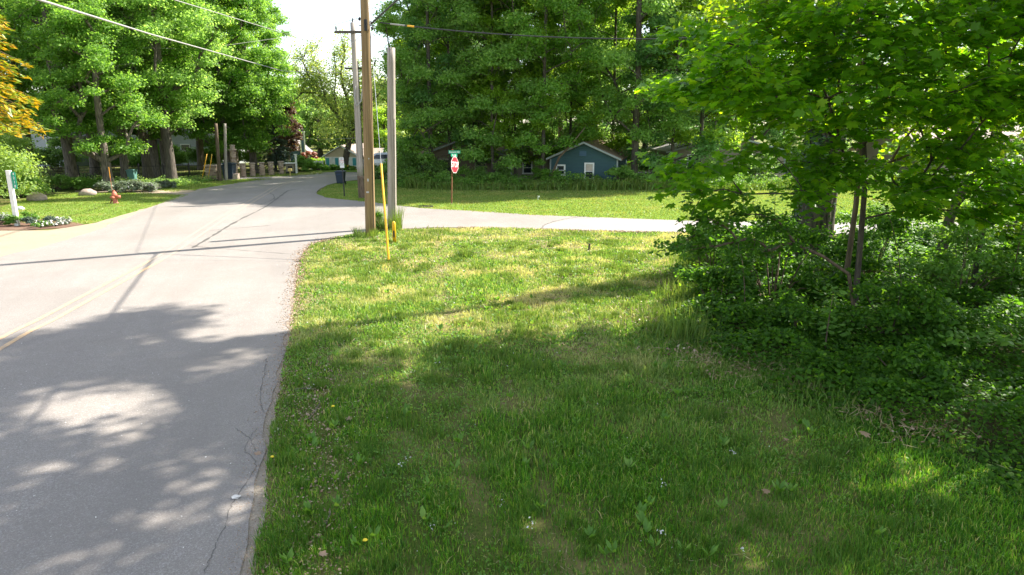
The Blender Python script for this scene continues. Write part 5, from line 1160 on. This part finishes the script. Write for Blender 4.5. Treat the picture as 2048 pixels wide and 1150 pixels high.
# the airy leaning tree
wl = empty('willow_tree', (A(690, 335, 62)[0], 62, 0), 'airy pale green tree with a leaning dark trunk and spreading bare limbs', 'tree')
rg = np.random.default_rng(303); o_ = np.array([A(690, 335, 62)[0], 62, 0])
def wp(px, py, dy=0): return np.array(A(px, py, 62 + dy)) - o_
limbs = [[(690, 345), (692, 318), (697, 292), (706, 262)], [(706, 262), (676, 232), (655, 205), (632, 186), (612, 160), (592, 140)], [(655, 205), (648, 180), (640, 150), (628, 122), (620, 100)], [(676, 232), (668, 190), (672, 150), (668, 110)], [(706, 262), (700, 225), (692, 190), (682, 150), (690, 110), (686, 84)], [(706, 262), (722, 225), (724, 190), (735, 150), (752, 120)], [(632, 186), (605, 185), (588, 200)], [(692, 190), (708, 165), (706, 130)], [(722, 225), (745, 200), (768, 175), (775, 150)], [(648, 180), (622, 165), (604, 120), (610, 105)]]
segs = []; tips_ = []
for li, l in enumerate(limbs):
    r0 = .33 if li == 0 else .15 if li in (1, 4, 5) else .08; dyl = rg.normal(0, .8) if li else 0; pts = [wp(*p, dy=dyl * i / len(l)) for i, p in enumerate(l)]
    for i, (a, b) in enumerate(zip(pts, pts[1:])):
        ra = r0 * (1 - .75 * i / len(pts)) if li else r0 * (1 - .1 * i); rb = r0 * (1 - .75 * (i + 1) / len(pts)) if li else r0 * (1 - .1 * (i + 1)); m = (a + b) / 2 + rg.normal(0, .08, 3); segs.append((*a, *m, ra, (ra + rb) / 2)); segs.append((*m, *b, (ra + rb) / 2, rb))
        if li and i >= 0:
            for _ in range(7):
                p = a + (b - a) * rg.uniform(); d = rg.normal(size=3) * np.array([1, 1.0, .7]) + np.array([0, 0, .45]); d /= np.linalg.norm(d); e_ = p + d * rg.uniform(.6, 1.7); segs.append((*p, *e_, .035, .01)); tips_.append((p, e_))
V, F = branches_mesh(segs, 7); link('trunk', mesh_np('trunk', V, F, True), M['bark_dark'], wl)
PP = []
for p, e_ in tips_:
    k = 62; u = rg.uniform(.2, 1.15, (k, 1)); PP.append(p + (e_ - p) * u + rg.normal(0, .28, (k, 3)))
for px, py in [(660, 240), (680, 250), (700, 215), (650, 262), (730, 240), (664, 275), (710, 235), (640, 250), (688, 262)]:
    PP.append(wp(px, py, -.5) + rg.normal(0, .55, (200, 3)))
PP = np.concatenate(PP); scatter_leaves('crown', PP, rg.normal(size=PP.shape) + [0, 0, .3], .17, T_DIA, rg, M['willow'], wl, droop=.8)

# across the side road: slim trunked wood
cA = tree('ash_tree', 'dense tree at the left corner of the wood behind the grey pole', 'tree', P2(862, 44.5), seed=211, h=21, h0=1.6, rad=3.1, prof='tall', ncl=110, R=1.1, per=520, lsize=.16, tr=.14, leaf=M['oak'], bark=M['bark_dark'], mind=.8)
cB = tree('ash_tree', 'slim tree right behind the stop sign', 'tree', P2(985, 43.5), seed=212, h=19, h0=1.3, rad=3.3, prof='tall', ncl=105, R=1.0, per=480, lsize=.17, tr=.10, leaf=M['oak'], bark=M['bark_dark'], mind=.8)
cC = tree('ash_tree', 'slim tree left of the blue cottage', 'tree', P2(1086, 43.2), seed=213, h=20, h0=2.2, rad=3.5, prof='tall', ncl=105, R=1.05, per=500, lsize=.17, tr=.12, leaf=M['maple'], bark=M['bark_dark'], lean=(.3, 0), mind=.85)
cD = tree('oak_tree', 'oak with a dark trunk right of the blue cottage', 'tree', P2(1270, 43.6), seed=214, h=21, h0=2.9, rad=4.5, prof='round', ncl=95, R=1.25, per=560, lsize=.18, tr=.22, leaf=M['oak'], bark=M['bark_dark'])
cE = tree('oak_tree', 'tall dark tree rising behind the tan house', 'tree', P2(940, 58), seed=215, h=21, h0=4, rad=5.0, prof='round', ncl=90, R=1.5, per=520, lsize=.21, tr=.26, leaf=M['dark'], bark=M['bark_dark'])
BG = [(cB, (900, 46), 'slim tree between the corner tree and the stop sign', 1.0, 1.0), (cC, (858, 50), 'tree farthest left in the wood, right of the cut off pole', 2.0, .92), (cB, (1030, 45), 'slim tree in front of the pale tan house', 2.2, .95), (cB, (1140, 52), 'slim tree directly behind the blue cottage', 3.1, 1.1), (cA, (1190, 56), 'dense tree behind the roof of the blue cottage', .7, 1.1), (cC, (1225, 50), 'slim tree behind the right half of the blue cottage', 4.1, 1.0), (cB, (1345, 44.5), 'slim tree behind the dark plank fence', 5.0, 1.05), (cC, (1400, 45), 'slim tree at the left corner of the beige house', .5, 1.1), (cD, (1500, 50), 'oak behind the beige house', 1.8, 1.0), (cE, (1160, 68), 'tall tree far behind the blue cottage', 3.9, 1.1), (cE, (1290, 60), 'tall tree behind the oak beside the cottage', 5.2, 1.0), (cE, (1410, 64), 'tall tree far behind the beige house', .3, 1.1), (cD, (1010, 54), 'oak behind the gap right of the stop sign', 3.0, .62), (cE, (900, 62), 'tall tree behind the left corner of the wood', 4.6, .85), (cE, (1560, 66), 'tall tree behind the young maple crown', 1.4, 1.1), (cD, (1640, 56), 'oak seen through the thicket left of the big trunk', 2.6, 1.0), (cE, (1760, 70), 'tall tree seen right of the ivy clad trunk', 3.6, 1.1), (cE, (1880, 76), 'tall tree behind the forked sapling', 4.9, 1.1), (cE, (2030, 80), 'tall tree behind the shingle roof at right', 5.8, 1.15), (cE, (2200, 76), 'tall tree beyond the right edge of the picture', 2.9, 1.15)]
for src, (px, Yv), lb, rz, sc in BG: retree(src, lb, P2(px, Yv), rz, sc, group='trees of the wood across the side road')
for t_ in (cA, cB, cC, cD, cE): t_['group'] = 'trees of the wood across the side road'
for i, (px, Yv, h, lb) in enumerate([(985, 78, 21, 'dark pine showing above the wood near the top of the picture'), (1120, 84, 22, 'second dark pine above the wood further right'), (1960, 70, 14, 'dark pine behind the shingle roof'), (2110, 74, 15, 'dark pine at the far right edge')]):
    if i == 0: pine = conifer('pine_tree', lb, P2(px, Yv), 310, 21, 4.2, M['pine'], M['bark_brown'], 70, .55, 5, .3, layers=26, bend=.1); pine['group'] = 'pines'
    else: retree(pine, lb, P2(px, Yv), i * 1.7, h / 21)
# pale leaning bare stem above the cottage roof
mb = MB(); a_ = Vector(A(1118, 315, 41.9)); b_ = Vector(A(1170, 255, 42.2)); g_ = Vector(A(1095, 372, 41.8)); mb.tube([g_, a_, a_.lerp(b_, .5) + Vector((.05, 0, 0)), b_], [.08, .07, .05, .03], 7); o = mb.build('bare_sapling', M['bark_brown'], None, True); tag(o, 'bare leaning stem crossing the left slope of the blue cottage roof', 'tree stem')
bush('shrub', 'leafy shrub at the left corner of the blue cottage', 'shrub', P2(1085, 42.0), 150, (1.1, .8), 2.3, .13, M['maple'], 2600, n=16, group='shrubs before the wood')
bush('shrub', 'dark shrub under the corner tree of the wood', 'shrub', (P2(835, 43)[0], 43.5), 151, (2.0, 1.2), 2.4, .14, M['dark'], 4200, n=22, group='shrubs before the wood')
bush('shrub', 'shrub right behind the stop sign post', 'shrub', P2(920, 42.4), 152, (1.8, 1.0), 1.6, .13, M['oak'], 3400, n=20, group='shrubs before the wood')
bush('shrub', 'dark shrub in front of the pale tan house', 'shrub', P2(985, 42.4), 153, (1.5, .9), 1.9, .13, M['dark'], 3000, n=18, group='shrubs before the wood')
bush('shrub', 'small shrub under the cottage window', 'shrub', P2(1193, 41.8), 154, (.7, .6), .95, .12, M['oak'], 1300, n=10, group='shrubs before the wood')
bush('shrub', 'shrub covering the right corner of the blue cottage', 'shrub', P2(1243, 41.6), 158, (1.0, .7), 1.7, .13, M['oak'], 2600, n=16, group='shrubs before the wood')
bush('shrub', 'shrub in front of the beige house foundation', 'shrub', P2(1425, 43.6), 159, (1.8, .9), 2.0, .14, M['oak'], 3600, n=20, group='shrubs before the wood')
bush('shrub', 'taller shrub before the right end of the beige house', 'shrub', P2(1515, 43.8), 170, (1.6, .9), 2.6, .14, M['dark'], 3600, n=20, group='shrubs before the wood')
bush('shrub', 'shrub before the dark plank fence', 'shrub', P2(1290, 42.4), 155, (1.6, .8), 1.1, .13, M['dark'], 2600, n=16, group='shrubs before the wood')
bush('shrub', 'pale weedy shrub on the lawn edge near the wooden poles in the middle', 'shrub', P2(792, 46), 156, (1.8, 1.2), 2.2, .14, M['oak'], 3600, n=20, group='shrubs before the wood')
bush('shrub', 'dark shrub behind the shaded grass right of the brown pole', 'shrub', P2(760, 50), 157, (2.0, 1.0), .9, .14, M['dark'], 2600, n=16, group='shrubs before the wood')
# far tree line beyond the junction: separate crowns
dT = tree('distant_tree', 'far green tree behind the blue house', 'tree', P2(600, 104), seed=221, h=7.6, h0=1.2, rad=4.6, prof='low', ncl=30, R=1.7, per=300, lsize=.38, tr=.3, leaf=M['oak'], bark=M['bark_dark'], mind=1.5)
dW = tree('distant_tree', 'far pale tree right of the grey pole', 'tree', P2(772, 92), seed=222, h=9.0, h0=1.2, rad=4.8, prof='round', ncl=34, R=1.7, per=300, lsize=.38, tr=.3, leaf=M['willow'], bark=M['bark_dark'], mind=1.5)
dD = tree('distant_tree', 'dark rounded tree left of the leaning pale tree', 'tree', P2(640, 88), seed=223, h=7.4, h0=.8, rad=3.6, prof='round', ncl=34, R=1.3, per=340, lsize=.32, tr=.3, leaf=M['dark'], bark=M['bark_dark'], mind=1.2)
for src, (px, Yv), lb, rz, sc in [(dD, (705, 90), 'dark tree behind the cream cottage roof', 1.2, .9), (dD, (665, 96), 'dark tree just left of the pale trunk', 2.2, .95), (dT, (740, 108), 'far tree behind the utility poles', 1.9, 1.05), (dT, (570, 96), 'far tree behind the purple maple', 3.1, 1.2), (dT, (660, 122), 'far tree beyond the leaning pale tree', 4.4, 1.05), (dD, (770, 84), 'dark tree behind the hedge between the poles', 4.0, .75), (dW, (810, 98), 'far pale tree beside the wood corner', 2.7, 1.0), (dT, (520, 110), 'far tree behind the left row', 5.2, 1.4), (dT, (850, 112), 'far tree behind the wood', .6, 1.3), (dW, (690, 108), 'far pale tree behind the cream cottage', 1.1, .8)]:
    retree(src, lb, P2(px, Yv), rz, sc, group='far tree line')
for t_ in (dT, dW, dD): t_['group'] = 'far tree line'
# woods closing the horizon left and right
for i in range(34):
    a = math.radians(-62 + i * 3.75); Yv = 120 + 18 * ((i * 7) % 5) / 5
    c = retree(dT, 'tree of the far wood closing the horizon', (Yv * math.tan(a), Yv), i * 1.3, (1.25, 1.05, 1.15)[i % 3], group='far woods on the horizon')

# ------------------------------------------------------------------ small things on the lawn and road edge
rr_ = random.Random(9)
def stick(px, py, px2, py2, r, label, hz=.05):
    a = G(px, py); b = G(px2, py2); mb = MB(); m = ((a[0] + b[0]) / 2 + .02, (a[1] + b[1]) / 2 + .01)
    mb.tube([(a[0], a[1], hz * .7), (m[0], m[1], hz + .01), (b[0], b[1], hz)], [r, r * .9, r * .5], 6); o = mb.build('stick', M['bark'], None, True); tag(o, label, 'stick', 'fallen sticks')
stick(618, 843, 641, 812, .007, 'thin curved stick on the grass beside the road edge'); stick(590, 783, 634, 786, .006, 'thin dark twig lying level near the lit grass boundary'); stick(652, 1055, 660, 1027, .011, 'short pale stick near the bottom left of the lawn'); stick(668, 815, 676, 800, .004, 'tiny twig right of the curved stick')
def leafone(px, py, s, label, mat='dryleaf', z=.065):
    x, y = G(px, py); o = scatter_leaves('fallen_leaf', [(0, 0, 0)], [(.1, -.15, 1)], s, T_MAPLE, np.random.default_rng(int(px)), M[mat], None); o.location = (x, y, z); tag(o, label, 'leaf', 'fallen leaves')
leafone(656, 868, .07, 'brown dry leaf on the grass left of the centre'); leafone(648, 1118, .07, 'brown leaf at the bottom edge near the road'); leafone(640, 1083, .06, 'curled brown leaf below the pale stick'); leafone(1730, 885, .13, 'large brown leaf propped in the ground cover', z=.12); leafone(1573, 888, .07, 'reddish brown leaf on the shaded lawn'); leafone(515, 912, .07, 'dry brown leaf on the asphalt edge', z=.03); leafone(697, 846, .08, 'dark dry leaf near the curved stick'); leafone(1530, 992, .08, 'small brown leaf low on the right lawn')
for px, py, lb in [(666, 825, 'yellow dandelion beside the dark dry leaf'), (730, 1098, 'yellow dandelion at the bottom of the lawn'), (545, 928, 'yellow dandelion by the road edge')]:
    x, y = G(px, py); e = empty('dandelion', (x, y, 0), lb, 'dandelion', 'dandelions'); mb = MB(); mb.tube([(0, 0, 0), (.005, 0, .085)], .003, 5); mb.build('stem', M['tall'], e); mb = MB(); mb.blob((.005, 0, .09), (.022, .022, .010), 3); mb.build('flower', M['petal'], e)
x, y = G(472, 1000); mb = MB(); mb.blob((0, 0, .012), (.045, .035, .012), 5, 9, 5, .35); o = mb.build('paper_scrap', M['fluff'], None, loc=(x, y, .022)); tag(o, 'crumpled white scrap on the asphalt near the road edge', 'paper scrap')
x, y = G(1076, 401); mb = MB(); mb.box((0, 0, .12), (.03, .02, .24)); mb.box((.04, 0, .2), (.1, .006, .08)); o = mb.build('marker_flag', M['white'], None, loc=(x, y, 0)); tag(o, 'tiny white utility flag in the far lawn', 'flag')
x, y = G(850, 413.5); mb = MB(); mb.tube([(0, 0, .012), (0, 0, .03)], .42, 18); o = mb.build('manhole_cover', M['metal_dark'], None, loc=(x, y, 0)); tag(o, 'dark manhole cover at the edge of the far lawn', 'manhole cover')

# understorey masses in the wood, each bush its own
uA = bush('shrub', 'tall dark understorey shrub behind the blue cottage', 'shrub', P2(1150, 54), 160, (2.6, 1.6), 4.2, .19, M['dark'], 5200, n=26)
uB = bush('shrub', 'tall green understorey shrub behind the tan houses', 'shrub', P2(960, 56), 161, (2.6, 1.6), 4.0, .19, M['oak'], 5200, n=26)
for src, (px, Yv), lb, sc in [(uA, (1240, 53), 'understorey shrub behind the cottage fence', .9), (uB, (1330, 55), 'understorey shrub left of the beige house', .95), (uA, (1050, 57), 'understorey shrub behind the pale tan house', 1.0), (uA, (880, 53), 'understorey shrub behind the corner of the wood', .9), (uB, (1560, 56), 'understorey shrub right of the beige house', 1.0), (uA, (1660, 58), 'understorey shrub seen past the ivy clad trunk', 1.0), (uB, (1790, 60), 'understorey shrub beyond the sunlit lawn at right', 1.0), (uA, (1410, 60), 'understorey shrub behind the beige house', 1.1), (uB, (835, 56), 'understorey shrub seen right of the cut off pole', .85)]:
    retree(src, lb, P2(px, Yv), sc * 7, sc, group='understorey shrubs of the wood')
for src, (px, Yv), lb, sc in [(uA, (215, 60), 'understorey shrub behind the hydrant maple', .8), (uB, (300, 61), 'understorey shrub behind the leaning maple', .75), (uA, (110, 58), 'understorey shrub behind the big left trunk', .8), (uB, (340, 63), 'understorey shrub between the white houses', .7), (uA, (410, 62), 'understorey shrub behind the wooden poles', .75), (uB, (455, 66), 'understorey shrub behind the tall stone gate pillar', .7), (uA, (505, 67), 'understorey shrub behind the short stone pillars', .6), (uB, (30, 56), 'understorey shrub behind the shrubs at far left', .9)]:
    retree(src, lb, P2(px, Yv), sc * 9, sc, group='understorey shrubs left of the road')
uA['group'] = uB['group'] = 'understorey shrubs of the wood'


# taller leafy stalks and saplings in the thicket
rc = np.random.default_rng(401)
for i, (x, y, h, lb) in enumerate([(4.35, 12.3, 1.5, 'upright leafy stalk at the left edge of the thicket'), (5.1, 10.6, 1.1, 'shaded stalk with long leaves above the bramble corner'), (7.6, 12.9, 2.4, 'thin sapling right of the young maple stem'), (8.9, 13.2, 2.0, 'thin bent sapling in front of the forked sapling'), (10.2, 13.6, 2.6, 'thin sapling in the sunny gap right of the thicket'), (6.0, 15.4, 2.3, 'thin sapling left of the ivy clad trunk foot'), (12.6, 13.6, 2.8, 'thin leafy sapling near the right edge'), (9.4, 10.6, 1.5, 'leafy stalk in the shaded ground cover at right'), (7.7, 9.2, .9, 'low large leaved plant in the ground cover'), (8.0, 7.4, 1.0, 'broad leaved plant at the lower right corner')]):
    e = empty('sapling', (x, y, 0), lb, 'sapling', 'saplings in the thicket'); bx_, by_ = rc.normal(0, .15, 2) * h; mb = MB()
    pts = [Vector((bx_ * t * t, by_ * t * t, h * t)) for t in (0, .25, .5, .75, 1)]; mb.tube(pts, [.014, .012, .01, .007, .004], 5); mb.build('stem', M['bark_brown'], e)
    PP = []; NN = []; TT = []
    for _ in range(int(90 * h)):
        t = rc.uniform(.12, 1); a = rc.uniform(0, 2 * PI); d = np.array([math.cos(a), math.sin(a), .25]); q = rc.uniform(.05, .36) * (1.15 - t * .6); PP.append(np.array([bx_ * t * t, by_ * t * t, h * t]) + d * q); TT.append(d * 3); NN.append(np.array([0, 0, 1]) + rc.normal(0, .3, 3))
    scatter_leaves('foliage', PP, NN, .10, T_OVATE, rc, M[('under', 'shrub')[i % 2]], e, tipdir=np.array(TT), droop=.6)

# debris along the thicket edge: dead leaves, old straw, twigs; and patches of larger leaved plants
rc = np.random.default_rng(501); ex2 = np.array(ep); n_ = 4200; i = rc.integers(0, len(ex2), n_); x = ex2[i, 0] + rc.normal(.1, .45, n_); y = ex2[i, 1] + rc.normal(0, .4, n_) - .2; k = rc.uniform(0, 1, n_) < np.clip(vnoise(x, y, .7, 502) * 1.8 - .5, 0, 1); x, y = x[k], y[k]
P = np.stack([x, y, .05 + rc.uniform(0, .06, len(x))], 1); o = scatter_leaves('leaf_litter', P, rc.normal(size=P.shape) * .6 + [0, 0, .8], .05, T_OVATE, rc, M['dryleaf'], None); tag(o, 'brown dead leaves along the foot of the thicket', 'litter', kind='stuff')
P = np.stack([x + rc.normal(0, .2, len(x)), y + rc.normal(0, .2, len(x)), .07 + rc.uniform(0, .08, len(x))], 1); o = scatter_leaves('dead_stalks', P, rc.normal(size=P.shape), .16, (T_DIA[0] * np.array([.07, 1.3, .3]), T_DIA[1]), rc, M['straw'], None); tag(o, 'dry dead stalks along the foot of the thicket', 'litter', kind='stuff')
x, y = in_region(26000, WOOD, (5.2, 15, 8, 21), lambda x, y: np.clip((vnoise(x, y, .9, 503) - .55) * 3, 0, 1)); P = np.stack([x, y, .2 + .45 * vnoise(x, y, .8, 504) + rc.normal(0, .06, len(x))], 1)
o = scatter_leaves('ground_cover', P, rc.normal(size=P.shape) * .35 + [0, -.1, 1], .12, T_OVATE, rc, M['shrub'], None, droop=.5); tag(o, 'patches of larger paler leaves in the ground cover', 'ground cover', kind='stuff')
# sand and crumbs along the side road edges
sn = np.array(SIDE_N); n_ = 2600; xs = rc.uniform(-2, 9, n_); ys = np.interp(xs, sn[:, 0], sn[:, 1]) + rc.normal(0, .12, n_)
P = np.stack([xs, ys, np.full(n_, .032)], 1); o = scatter_leaves('edge_litter', P, rc.normal(size=P.shape) * .3 + [0, 0, 1], .045, T_DIA, rc, M['dryleaf'], None); tag(o, 'sand crumbs and bits along the near edge of the side road', 'litter', kind='stuff')
